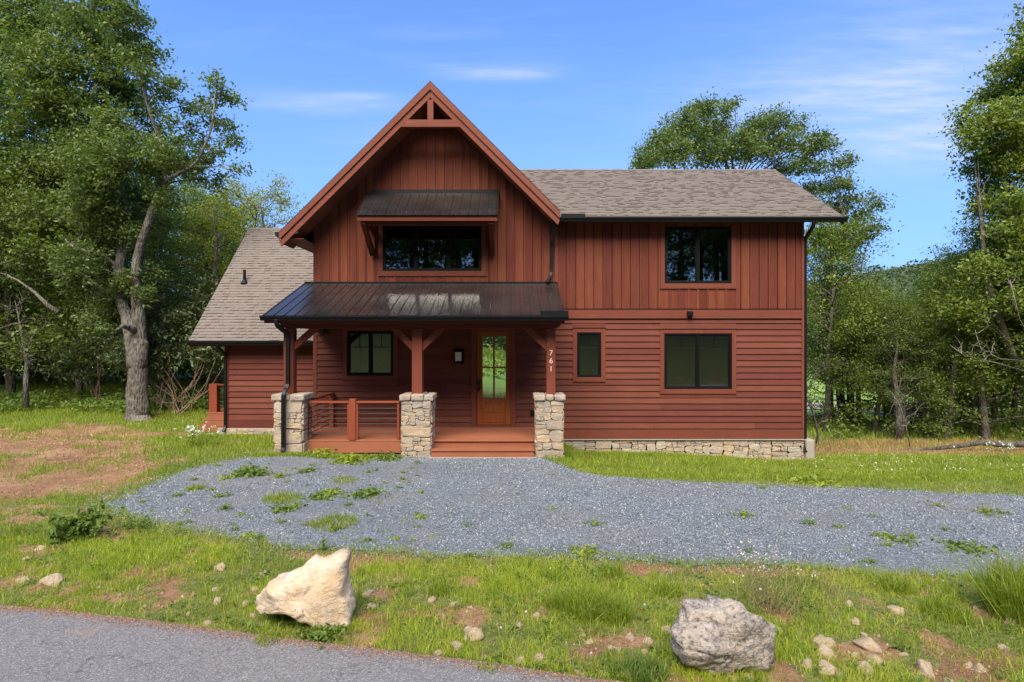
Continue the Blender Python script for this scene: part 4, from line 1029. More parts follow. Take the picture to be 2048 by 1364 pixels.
oc = [(240,420,.7),(300,400,.55),(225,340,.8),(318,335,.5),(250,300,.7),(205,440,.8),(262,470,.5),(215,10,.9),(250,40,.8),(190,60,1.0),(235,100,.9),(262,85,.5),(150,40,1.0),(100,20,1.1),(60,70,1.0),(30,20,1.0),(120,110,1.0),(180,140,1.0),(225,170,.9),(270,110,.5),(290,95,.4),(310,112,.35),(255,190,.8),(290,150,.5),(300,215,.45),(325,185,.5),(345,170,.35),(280,235,.4),(310,255,.4),(340,240,.3),(298,285,.4),
      (320,300,.6),(345,320,.6),(370,330,.5),(395,345,.45),(420,320,.4),(430,360,.35),(300,330,.6),(430,165,.35),(412,200,.3),(445,190,.35),(468,200,.3),(400,215,.3),(372,215,.3),(430,245,.35),(455,250,.3),(460,280,.4),(440,300,.3),(470,340,.3),(385,255,.3),(365,280,.35),(405,290,.35),
      (60,130,1.0),(20,120,.9),(90,180,1.0),(140,190,.9),(180,220,1.0),(220,240,.8),(130,250,.9),(70,230,.5),(30,250,.7),(150,300,1.0),(200,300,.9),(240,270,.6),(180,340,.9),(120,330,.8),(70,320,.8),(230,330,.7),(100,380,.9),(160,400,.9),(210,400,.7),(260,380,.5),(60,420,1.0),(130,450,.9),(190,460,.8),(240,470,.5),(280,440,.5),(320,450,.6),
      (90,490,1.0),(150,520,.9),(200,520,.6),(60,540,.8),(250,560,.45),(300,540,.5),(210,620,.55),(170,590,.7),(330,400,.5),(290,590,.35),(180,650,.45),(215,580,.5),(20,350,.9),(10,440,.9)]
rc = np.random.default_rng(5)
cl = []
for a, b_, c in oc:
    dy = rc.uniform(-1.6, 1.8) * (.4 if a > 360 else 1); x, y, z = loc(a, b_, dy); cl.append((x, y, z, c*.82))
tree('oak_tree', 'tall oak with a thick forked grey trunk and open crown, left of the house', 'tree', (OX, OY, OZ), tr_, cl, M['leaf_oak'], M['bark'], 11, dens=9.0, leaf=.12, sub=.2, squash=.95, flat=.2)

# --- generic trees: build a few, copy them
def generic(seed, h, wd, leafm, bark, dens, leaf, name='forest_tree', cat='tree', low=.25, ntr=1, sub=.34, ncl=34, r0=.14, squash=.62):
    r = np.random.default_rng(seed); tr2 = []
    for k in range(ntr):
        x = y = 0.0; pl = []; lean = r.normal(size=2)*.05
        for i in range(6):
            f_ = i/5; pl.append((x, y, f_*h*.86 - .2*(i == 0), r0*(1-f_)**.8+.02)); x += lean[0]*h*.25 + r.normal()*.08; y += lean[1]*h*.25 + r.normal()*.08
        tr2.append(pl)
    cl_ = []
    for i in range(ncl):
        f_ = low + (1-low)*((i+.5)/ncl)**.85; env = wd*math.sin(min(1, (1.04-f_)/(1.04-low))**.62*math.pi*.62)*1.02
        an = i*2.399 + r.uniform(-.4, .4); rr_ = env*r.uniform(.35, 1)
        cl_.append((math.cos(an)*rr_, math.sin(an)*rr_, f_*h + r.uniform(-.3, .3), wd*r.uniform(.20, .36)))
    return tree(name, 'x', cat, (0, 0, 0), tr2, cl_, leafm, bark, seed+1, dens, leaf, sub=sub, squash=squash)
def dup(root, locn, rz, s, label, group, name=None, sz=None):
    q_ = root.copy(); COL.objects.link(q_); q_.location = locn; q_.rotation_euler = (0, 0, rz); q_.scale = (s, s, sz or s); q_['label'] = label
    if group: q_['group'] = group
    for ch in root.children:
        c = ch.copy(); COL.objects.link(c); c.parent = q_
    return q_
class Kind:
    def __init__(s, *a, **k): s.root = generic(*a, **k); s.used = False
    def put(s, x, y, rz, sc_, label, group=None, sz=None, dz=-.1):
        L = (x, y, H(x, y)+dz)
        if not s.used:
            s.used = True; o = s.root; o.location = L; o.rotation_euler = (0, 0, rz); o.scale = (sc_, sc_, sz or sc_); o['label'] = label
            if group: o['group'] = group
            return o
        return dup(s.root, L, rz, sc_, label, group, sz=sz)
K = {'dark1': Kind(100, 11, 3.2, M['leaf_dark'], M['bark_dk'], 1.7, .125, low=.12),
     'dark2': Kind(110, 10, 3.0, M['leaf_dark'], M['bark_dk'], 1.6, .125, low=.2, ncl=30),
     'mid1': Kind(120, 9, 2.6, M['leaf_mid'], M['bark_dk'], 1.7, .115, low=.15),
     'mid2': Kind(130, 7, 2.2, M['leaf_mid'], M['bark_dk'], 1.7, .11, low=.1, ncl=28),
     'open1': Kind(150, 9, 2.7, M['leaf_mid'], M['bark_dk'], 1.8, .115, low=.30, ncl=46, sub=.3, squash=.9),
     'open2': Kind(160, 10, 2.8, M['leaf_dark'], M['bark_dk'], 1.8, .115, low=.26, ncl=48, sub=.3, squash=.9),
     'yel': Kind(140, 8, 1.5, M['leaf_yel'], M['bark_dk'], 2.8, .10, low=.2, ncl=26, sub=.26, squash=1.0)}
rf_ = random.Random(9)
GL = 'trees of the wood left of the house'
LBL = {'dark1': 'dark green broadleaf tree in the shaded wood behind the left oak', 'dark2': 'slimmer dark green tree in the shaded wood behind the left oak', 'mid1': 'mid green tree in the shaded wood behind the left oak', 'mid2': 'short mid green tree in the wood behind the left oak'}
for i in range(34):   # left wood, several rows deep
    row = i % 4; x = -9.5 - (i//4)*2.6 + rf_.uniform(-.9, .9) - row*1.3; y = 8.5 + row*4.2 + rf_.uniform(-1, 1)
    k = rf_.choice(['dark1', 'dark2', 'mid1', 'dark1', 'dark2']); s_ = rf_.uniform(.95, 1.2)
    if x > -14: s_ *= .62; y += 2
    elif x > -17.5: s_ *= .8
    elif x > -22: s_ *= .95
    else: s_ *= 1.15
    K[k].put(x, y, rf_.uniform(0, 6.28), s_, LBL[k], GL)
for px_, py_, Y, s_ in ((470, 338, 13, 1.0), (430, 365, 12, .9), (555, 345, 15, 1.0), (505, 370, 16, .9), (395, 400, 13, .9)):
    x = PX(px_, Y); h = PZ(py_, Y) - H(x, Y)
    lb = {470: 'yellow-green treetop standing just left of the wing roof peak', 430: 'yellow-green tree between the oak and the wing roof, nearer the oak', 555: 'yellow-green treetop showing above the wing roof beside the gable', 505: 'low yellow-green treetop just above the wing roof ridge', 395: 'yellow-green tree showing through the right side of the oak crown'}[px_]
    K['yel'].put(x, Y, px_, 1.1, lb, None, sz=h/8.2)
# far-left tall tree whose crown leaves the picture
for (x, y, s_) in ((-19.2, 5.5, 1.35), (-23, 7, 1.5)):
    K['dark1'].put(x, y, x, s_, 'tall dark tree at the left edge of the picture' if x > -20 else 'tall dark tree beyond the left edge tree', None)
# --- large oak behind the right block
BX, BY = PX(1480, 11), 11.0; BZ = H(BX, BY)
def locb(px, py, dy=0): return (PX(px, BY+dy)-BX, dy, PZ(py, BY+dy)-BZ)
bc = [(1300,310,.8),(1320,280,.6),(1345,260,.7),(1375,240,.6),(1400,225,.6),(1420,215,.5),(1450,215,.4),(1470,207,.25),(1385,275,.9),(1430,260,.9),(1350,300,.9),(1410,310,1.0),(1460,290,.9),(1500,255,.6),(1530,240,.6),(1560,235,.5),(1595,250,.45),(1500,300,.8),(1540,285,.8),(1580,285,.7),(1640,275,.45),(1655,290,.4),(1620,300,.5),(1600,330,.6),(1640,330,.5),(1680,330,.4),(1700,320,.3),(1560,340,.7),
      (1660,370,.5),(1690,365,.45),(1620,380,.6),(1700,400,.4),(1740,395,.3),(1755,410,.35),(1720,425,.45),(1680,410,.5),(1650,430,.6),(1745,455,.45),(1700,460,.5),(1670,475,.6),(1720,480,.3),(1290,325,.5),(1640,470,.6),(1690,500,.35),(1635,415,.6),(1280,335,.4)]
btr = [[(0,0,-.3,.34),(.1,0,2,.28),(0,0,5,.24),(.2,0,8,.17),(-.2,.1,10.5,.09)], [(.1,0,4,.18),(1.6,0,6.5,.13),(3.2,-.2,8.2,.08),(4.6,-.3,8.6,.05)], [(0,0,5,.16),(-1.6,0,8,.11),(-2.8,.2,10,.06)], [(.1,0,3.4,.15),(2.8,-.3,5.4,.10),(5.2,-.4,6.9,.05)]]
cl = [(lambda p, q_: (p[0], p[1], p[2], q_*.85))(locb(a, b_, rc.uniform(-1.6, 1.6)), c) for a, b_, c in bc]
tree('oak_tree', 'broad oak rising behind the right half of the shingle roof', 'tree', (BX, BY, BZ), btr, cl, M['leaf_oak'], M['bark'], 21, dens=10, leaf=.125, sub=.24, squash=.95, flat=.2)
# --- tall tree on the right edge
TX, TY = PX(2040, 6), 6.0; TZ = H(TX, TY)
def loct(px, py, dy=0): return (PX(px, TY+dy)-TX, dy, PZ(py, TY+dy)-TZ)
tcl = []
prof = [(60,2055),(90,2035),(120,1990),(150,1985),(185,1960),(225,1930),(265,1935),(300,1925),(340,1940),(380,1945),(420,1930),(460,1945),(500,1955),(540,1935),(580,1900),(620,1890),(660,1900),(30,2080),(0,2100),(-60,2110)]
for py_, xl in prof:
    x = xl + 22
    while x < 2230:
        tcl.append((lambda p: (p[0], p[1], p[2], rc.uniform(.28, .78)))(loct(x + rc.uniform(-24, 16), py_ + rc.uniform(-18, 18), rc.uniform(-1.5, 1.5)))); x += rc.uniform(26, 48)
tree('tall_tree', 'tall sunlit broadleaf tree cut by the right edge of the picture', 'tree', (TX, TY, TZ), [[(.4,0,-.3,.2),(.3,0,3,.18),(.5,0,7,.14),(.3,0,11,.10),(.4,0,14.5,.05)], [(-.2,0,3,.14),(-1.5,-.3,6,.10),(-1.8,-.4,9,.05)]], tcl, M['leaf_mid'], M['bark'], 31, dens=6.8, leaf=.135, sub=.24, squash=1.0, flat=.2)
# --- trees and saplings right of the house
GRR = 'trees of the wood right of the house'
spots = [(1650, 9.5, 'mid1', .85, 9.0), (1700, 12, 'mid2', 1.15, 9.4), (1745, 8.5, 'dark2', .66, 5.7), (1800, 7.2, 'dark1', .55, 5.3), (1850, 10, 'mid1', .7, 5.7), (1890, 7.0, 'mid2', .9, 5.8), (1935, 9, 'dark2', .7, 6.9), (1975, 6.6, 'mid2', .95, 6.0), (2030, 9, 'dark1', .75, 8.0), (2085, 7, 'dark2', .9, 8.5), (1690, 16, 'yel', 1.5, 7.2),
         (1780, 17, 'mid2', 1.2, 6.3), (1835, 9.8, 'yel', 1.5, 5.8), (1860, 18, 'yel', 1.5, 6.4), (1960, 15, 'dark1', .9, 8.5), (2060, 14, 'dark1', 1.0, 10), (2150, 9, 'dark1', 1.1, 11), (2250, 7, 'dark2', 1.2, 11)]
RL_ = ['rounded mid green tree touching the right end of the house', 'light green low tree seen over the downspout corner', 'dark narrow tree with a straight black trunk beyond the dry grass', 'dark trunked tree near the start of the fallen log', 'leafy tree in the middle of the right hand wood', 'small green tree leaning over the fallen log', 'dark tree beneath the hill skyline', 'low green tree at the foot of the tall right hand tree', 'dark tree filling in under the tall right hand tree', 'dark tree at the far right edge of the wood',
       'pale yellow-green tree farther down the slope by the house corner', 'green tree farther down the slope toward the valley', 'pale yellow-green tree standing in the middle of the right hand wood', 'pale yellow-green tree in front of the hill', 'large dark tree deep in the right hand wood', 'dark tree deep behind the right edge', 'dark tree just outside the right edge', 'outermost dark tree of the right hand wood']
spots += [(1665, 13, 'dark2', .8, 8.2), (1725, 11, 'mid1', .8, 6.0), (1775, 10.5, 'dark1', .8, 5.6), (1825, 12.5, 'dark2', .8, 5.6), (1880, 12, 'dark1', .8, 5.9), (1925, 12.5, 'mid1', .9, 8.0), (1990, 11.5, 'dark1', .9, 9.5), (1905, 8, 'mid1', .7, 6.8)]
RL_ += ['dark tree close behind the house corner downspout', 'mid green tree behind the straight dark trunk', 'dark tree behind the forked thin trunks', 'dark tree left of the crooked black trunk', 'dark tree over the crooked black trunk', 'mid green tree under the left edge of the tall right tree', 'tall dark tree directly behind the tall right tree', 'mid green tree at the left skirt of the tall right tree']
for (px_, Y, k, s_, h), lb in zip(spots, RL_):
    x = PX(px_, Y); k = {'dark1': 'open2', 'dark2': 'open2', 'mid1': 'open1', 'mid2': 'mid2', 'yel': 'yel'}[k] if Y < 13 else k
    base_h = {'mid1': 9, 'mid2': 7, 'dark1': 11, 'dark2': 10, 'yel': 8, 'open1': 9, 'open2': 10}[k]
    K[k].put(x, Y, px_*.7, s_, lb, GRR, sz=h/base_h)
# thin bare-stemmed saplings
def sapling(name, label, pts, barkm, cat='tree', nb=7, seed=1, spread=.8, group=None, base=None, th=.05):
    r = np.random.default_rng(seed); P = [np.array(p, float) for p in pts]; b0 = P[0].copy(); b = MB(); P = [p-b0 for p in P]
    n = len(P); b.tube([tuple(p) for p in P], np.linspace(th, .012, n).tolist(), 8)
    for i in range(nb):
        f_ = r.uniform(.3, .95)*(n-1); i0 = int(f_); s = P[i0]*(1-(f_-i0)) + P[min(i0+1, n-1)]*(f_-i0)
        d = r.normal(size=3); d[2] = abs(d[2])*.9+.3; d /= np.linalg.norm(d); e = s + d*spread*r.uniform(.5, 1.3)
        c_ = curve(s, e, r, 5, wob=.25); b.tube(c_.tolist(), [.02, .017, .013, .009, .004], 5, cap=False)
        for _ in range(3):
            s2 = c_[r.integers(1, 4)]; b.tube(curve(s2, s2 + r.normal(size=3)*spread*.4 + np.array([0, 0, .12]), r, 4, wob=.25).tolist(), [.009, .007, .005, .003], 4, cap=False)
    o = b.build(name, barkm, None, smooth=True, loc=tuple(b0)); return tag(o, label, cat, group)
def wp(px, py, Y): return (PX(px, Y), Y, PZ(py, Y))
sapling('bare_sapling', 'thin leafless grey tree with branching top at far left', [wp(52, 815, 4.6), wp(52, 760, 4.6), wp(54, 725, 4.6), wp(46, 680, 4.6), wp(38, 640, 4.7), wp(30, 600, 4.8)], M['bark'], nb=14, seed=4, spread=1.1, th=.10)
sapling('dead_branch', 'pale broken dead limb hanging among leaves at far left', [wp(0, 545, 4.2), wp(35, 560, 4.2), wp(70, 585, 4.1), wp(95, 610, 4.1), wp(117, 624, 4.1)][::-1], M['bark'], cat='branch', nb=1, seed=5, spread=.5, th=.09)
sapling('dead_branch', 'crooked pale dead branch left of the forked oak trunk', [wp(185, 515, 3.2), wp(165, 500, 3.0), wp(145, 492, 2.9), wp(130, 478, 2.8)], M['bark_pale'], cat='branch', nb=1, seed=6, spread=.3, th=.07)
# trunks on the right
for i, (px_, Y, top, th, lb) in enumerate(((1795, 6.5, 690, .13, 'straight dark trunk rising beside the thin forked trunk right of the house'), (1802, 6.7, 760, .07, 'thin dark trunk hugging the straight dark trunk'), (1846, 8, 720, .09, 'slender forked trunk near the middle of the right hand wood'), (1870, 8.5, 735, .06, 'crooked black trunk seen against the sunny meadow'), (1895, 8.2, 700, .10, 'tall straight grey trunk against the sunny meadow'), (1960, 7.5, 710, .09, 'dark trunk left of the deepest shade at right'), (1632, 5.5, 790, .05, 'thin trunk beside the concrete post at the house corner'), (1853, 7.2, 860, .11, 'leaning thick dark trunk behind the fallen log'))):
    x = PX(px_, Y); z0 = H(x, Y)-.1; r = random.Random(i); zt = PZ(top, Y)
    sapling('tree_trunk', lb, [(x + r.uniform(-.1, .1)*k + (.25*(k/4) if i == 7 else 0), Y, z0 + (zt-z0)*k/4) for k in range(5)] + [(x+r.uniform(-.4, .4), Y+.2, zt+.9)], M['bark_dk'], nb=8, seed=40+i, spread=1.2, th=th)
sapling('bare_sapling', 'pale leafless twiggy sapling left of the straight dark trunk', [wp(1822, 905, 4.6), wp(1816, 870, 4.6), wp(1806, 830, 4.6), wp(1795, 800, 4.6)], M['bark'], nb=10, seed=61, spread=.8, th=.018)
for i, pts in enumerate(([(2060, 722), (2000, 718), (1960, 695), (1950, 660)], [(2060, 745), (1990, 725), (1930, 712), (1900, 690)], [(2070, 690), (2040, 640), (2020, 560)])):
    sapling('dead_branch', ['pale bare branch reaching left from the right edge, upper of two', 'pale bare branch reaching left from the right edge, lower of two', 'reddish bare branch high at the right edge'][i], [wp(a, c, 3.6) for a, c in pts], M['bark'], cat='branch', nb=4, seed=70+i, spread=.5, th=.013)
lg = [wp(1745, 903, 4.0), wp(1830, 899, 3.9), wp(1880, 896, 3.8), wp(1925, 891, 3.8), wp(1960, 885, 3.7), wp(2000, 889, 3.6), wp(2060, 888, 3.6), wp(2160, 880, 3.6)]
b = MB(); b.tube([tuple(np.array(p)-np.array(lg[0])) for p in lg], [.03, .045, .06, .075, .09, .10, .11, .12], 10); o = b.build('fallen_log', M['bark_dk'], None, smooth=True, loc=lg[0]); tag(o, 'long bent fallen tree trunk lying at the edge of the right hand wood', 'log')
# --- rhododendron with red stems, undergrowth
def shrub(name, label, cat, base, clumps, leafm, leaf, dens, seed, stems, sub=.2, group=None, stemm=None, squash=.7, flat=.3):
    r = np.random.default_rng(seed); root = empty(name, base, label, cat, group); b = MB()
    for s in stems: b.tube(s, np.linspace(.028, .010, len(s)).tolist(), 6, cap=False)
    if stems: b.build('stem', stemm or M['bark_red'], root, smooth=True)
    C = crown_points(clumps, dens, r, sub, squash); V, Fq = leaf_quads(C, leaf, r, flat, .34); fast('foliage', V, 4, Fq, leafm, root); return root
RX_, RY_ = PX(360, 5.2), 5.2; RZ_ = H(RX_, RY_)
r = np.random.default_rng(88); st = []; rcl = []
for i in range(26):
    e = (r.uniform(-2.1, 1.9), r.uniform(-.8, .8), r.uniform(1.3, 2.8)); st.append(curve((r.uniform(-.35, .35), r.uniform(-.3, .3), -.1), e, r, 6, wob=.25, up=-.25).tolist()); rcl.append((e[0], e[1], e[2]+.2, r.uniform(.35, .6)))
for i in range(20): rcl.append((r.uniform(-2.1, 1.7), r.uniform(-.6, .9), r.uniform(1.9, 4.6), r.uniform(.35, .6)))
st.append([(.2, -.6, 0), (.9, -.8, .5), (1.4, -.9, 1.1), (1.7, -.9, 1.9)])
shrub('rhododendron', 'large rhododendron with bare reddish stems between the oak and the side steps', 'shrub', (RX_, RY_, RZ_), rcl, M['leaf_rho'], .17, 2.0, 89, st)
r = np.random.default_rng(90)
rcl = [(r.uniform(-1.6, 1.2), r.uniform(-.5, .6), r.uniform(.9, 3.0), r.uniform(.35, .6)) for _ in range(20)]
shrub('rhododendron', 'dark drooping shrub in the shade left of the oak trunk', 'shrub', (PX(195, 6.5), 6.5, H(PX(195, 6.5), 6.5)), rcl, M['leaf_rho'], .16, 1.8, 91, [curve((0, 0, -.1), (c[0], c[1], c[2]), r, 5).tolist() for c in rcl[:6]])
# low undergrowth under both woods, many plants grown together
def undergrowth(name, label, pts, leafm, leaf, seed, dens=1.0, sub=.22, fl=.4):
    r = np.random.default_rng(seed); C = crown_points(pts, dens, r, sub, .5); V, Fq = leaf_quads(C, leaf, r, fl); o = fast(name, V, 4, Fq, leafm); return tag(o, label, 'undergrowth', None, 'stuff')
r = np.random.default_rng(92); P = []
for i in range(150):
    x = r.uniform(-21, -8.8); y = r.uniform(4.6, 7.6) + (1.2 if x > -11 else 0); 
    if abs(x - OX) < .8 and y < 5: continue
    P.append((x, y, H(x, y)+r.uniform(.05, .25), r.uniform(.25, .45)))
undergrowth('undergrowth', 'bright green ferns and brush along the edge of the left wood', P, M['leaf_weed'], .13, 93, .8)
P = []
for i in range(85):
    px_ = r.uniform(1625, 2250); Y = r.uniform(6, 13); x = PX(px_, Y); P.append((x, Y, H(x, Y)+r.uniform(.1, 1.2), r.uniform(.3, .6)))
undergrowth('undergrowth', 'green brush under the right hand wood beyond the dry grass', P, M['leaf_mid'], .13, 94, .55)
P = []
for i in range(260):
    x = r.uniform(-34, -7.5); y = r.uniform(12, 26); P.append((x, y, H(x, y)+r.uniform(.1, 2.6), r.uniform(.6, 1.0)))
undergrowth('undergrowth', 'deep shaded brush filling the back of the left wood', P, M['leaf_dark'], .26, 95, .3, .4)
P = []
for i in range(120):
    px_ = r.uniform(1900, 2400); Y = r.uniform(14, 26); x = PX(px_, Y); P.append((x, Y, H(x, Y)+r.uniform(.1, 3), r.uniform(.6, 1.1)))
undergrowth('undergrowth', 'deep shaded brush behind the tall right hand tree', P, M['leaf_dark'], .26, 96, .3, .4)
# valley brush and the wooded hill
P = []
for i in range(160):
    a = r.uniform(-1.2, 1.2); d = r.uniform(52, 110); x = a*d; y = d - D0
    if abs(x) < 26 or True: P.append((x, y, H(x, y)+r.uniform(.3, 1.5), r.uniform(1.0, 2.4)))
undergrowth('undergrowth', 'yellow-green bushes scattered over the valley meadow', P, M['leaf_yel'], .5, 97, .12, .7)
n = 5200; a = r.uniform(-1.15, 1.15, n); d = 150*(330/150)**r.uniform(0, 1, n); x = a*d; y = d - D0; z = height(x, y)
dn = r.normal(size=(n*44, 3)); dn /= np.linalg.norm(dn, axis=1)[:, None]; dn[:, 2] = np.abs(dn[:, 2]); sz_ = np.repeat(r.uniform(2.2, 5.0, n), 44)[:, None]
C = np.repeat(np.stack([x, y, z+1.0], 1), 44, 0) + dn*sz_*np.array([1, 1, 1.25])
V, Fq = leaf_quads(C, 1.25, r, .6, .8); o = fast('distant_forest', V, 4, Fq, M['leaf_far'] if 'leaf_far' in M else M['leaf_dark']); tag(o, 'far wooded hillside beyond the valley', 'forest', None, 'stuff')
# --- trees on the bank behind the photographer (they show in the panes)
GB = 'trees on the bank across the road'
for i in range(54):
    x = -46 + (i % 27)*3.4 + rf_.uniform(-1, 1); y = -50 - (i % 3)*5 - 7*(i // 22) - rf_.uniform(0, 2); k = ['mid1', 'dark2', 'mid2', 'dark1'][i % 4]
    K[k].put(x, y, rf_.uniform(0, 6), rf_.uniform(2.4, 3.0), 'broadleaf tree on the grassy bank across the road', GB)

# ------------------------------------------------------------------ foreground
def rock(r, n_planes=11, rough=.10, sub=3, squash=(1, 1, 1), seed=0):
    bm = bmesh.new(); bmesh.ops.create_icosphere(bm, subdivisions=sub, radius=1)
    V = np.array([v.co for v in bm.verts])
    for _ in range(n_planes):
        d = r.normal(size=3); d /= np.linalg.norm(d); k = r.uniform(.55, .86); t_ = V @ d; m_ = t_ > k; V[m_] -= (t_[m_]-k)[:, None]*d
    for i, v in enumerate(bm.verts):
        p = Vector(V[i]); nz = mnoise.noise(p*2.1 + Vector((seed, 0, 0)))*rough + mnoise.noise(p*5 + Vector((0, seed, 0)))*rough*.4
        q_ = p*(1+nz); v.co = (q_.x*squash[0], q_.y*squash[1], q_.z*squash[2])
    me = bpy.data.meshes.new('rock'); bm.to_mesh(me); bm.free(); me.update(); return me
def boulder(name, label, outline, Y, thick, mat, seed, lean=.35, planes=16, rough=.065, fit=None):
    """closed front outline (world x,z) given a real thickness: rounded layers from front to back, then chipped by planes"""
    r = np.random.default_rng(seed); outline = [fit(a, b_) for a, b_ in outline] if fit else outline; O = [(PX(a, Y), PZ(b_, Y)) for a, b_ in outline]
    P = densify(O, .028, 0, 1) if False else None
    pts = []
    for i in range(len(O)):
        a = np.array(O[i]); b_ = np.array(O[(i+1) % len(O)]); k = max(1, int(round(np.hypot(*(b_-a))/.02)))
        for j in range(k): pts.append(a+(b_-a)*j/k)
    pts = np.array(pts)
    for _ in range(1): pts = (np.roll(pts, 1, 0)+2*pts+np.roll(pts, -1, 0))/4
    cx, cz = pts.mean(0); n = len(pts); zb = pts[:, 1].min(); rings = []
    # concentric fill of the front, round the edge, then the back
    prof = [(.0, -.50), (.15, -.50), (.3, -.49), (.45, -.475), (.6, -.45), (.74, -.41), (.85, -.35), (.93, -.27), (.98, -.17), (1.0, -.05), (1.0, .08), (.98, .22), (.94, .35), (.86, .47), (.74, .56), (.58, .63), (.4, .67), (.2, .69), (.0, .70)]
    V = []; m_ = len(prof)
    for sc_, dy in prof:
        for p in pts:
            zs_ = sc_ if p[1] > cz else sc_**.35 if sc_ > 0 else 0
            x, z = cx+(p[0]-cx)*sc_, cz+(p[1]-cz)*zs_; y = Y + dy*thick + lean*(z-zb)*(1 if dy < 0.2 else .7)
            V.append((x, y, z))
    V = np.array(V); c0 = V.mean(0); cen = np.array([cx, Y+.1*thick, cz])
    for _ in range(planes):
        d = r.normal(size=3); d[1] = -abs(d[1])-2.6; d /= np.linalg.norm(d); t_ = (V-cen)@d; k = np.quantile(t_, r.uniform(.80, .96)); q_ = t_ > k; V[q_] -= ((t_[q_]-k)*.85)[:, None]*d
    V2 = []
    for p in V:
        pv = Vector(p); e = mnoise.noise(pv*3.2+Vector((seed, 0, 0)))*rough + mnoise.noise(pv*8)*rough*.45 + mnoise.noise(pv*22)*rough*.16
        rd_ = mnoise.noise(Vector((pv.x*3, pv.y*3, pv.z*7))+Vector((9, seed, 0))); e -= max(0, .12-abs(rd_))*rough*2.2
        dd = (pv-Vector(cen)); dd.normalize(); V2.append(tuple(pv+dd*e))
    V2 = np.array(V2); base = np.array([cx, Y, zb]); V2 -= base
    Fc = []
    idx_ = np.arange(m_*n).reshape(m_, n)
    q_ = np.stack([idx_[:-1], np.roll(idx_[:-1], -1, 1), np.roll(idx_[1:], -1, 1), idx_[1:]], -1).reshape(-1, 4)
    o = fast(name, V2, 4, q_, mat, smooth=True, loc=tuple(base)); 
    bm = bmesh.new(); bm.from_mesh(o.data); bmesh.ops.remove_doubles(bm, verts=bm.verts, dist=.0008); bmesh.ops.recalc_face_normals(bm, faces=bm.faces); bm.to_mesh(o.data); bm.free()
    for p in o.data.polygons: p.use_smooth = True
    return tag(o, label, 'boulder')
boulder('boulder', 'large cream boulder with a sharp peak standing on the grass verge', [(512,1213),(515,1195),(527,1178),(540,1155),(552,1147),(568,1146),(590,1132),(612,1118),(628,1108),(640,1111),(660,1107),(680,1098),(694,1096),(700,1105),(698,1130),(700,1160),(704,1190),(706,1230),(703,1252),(690,1262),(670,1256),(640,1245),(620,1235),(607,1217),(585,1214),(550,1221),(530,1230),(515,1225)], -10.55, .45, M['b1'], 3, lean=.28, fit=lambda x, y: (609+(x-609)*1.06-13, y+3+15*(1262-y)/166))
boulder('boulder', 'weathered grey and tan boulder at the lower right verge', [(1333,1262),(1345,1232),(1358,1205),(1390,1194),(1420,1187),(1450,1195),(1485,1208),(1520,1232),(1550,1248),(1556,1265),(1550,1292),(1532,1318),(1500,1345),(1470,1360),(1430,1362),(1390,1352),(1358,1330),(1338,1300)], -11.35, .5, M['b2'], 8, lean=.25, planes=30, rough=.13, fit=lambda x, y: (x+25, y+5+26*(1362-y)/175))
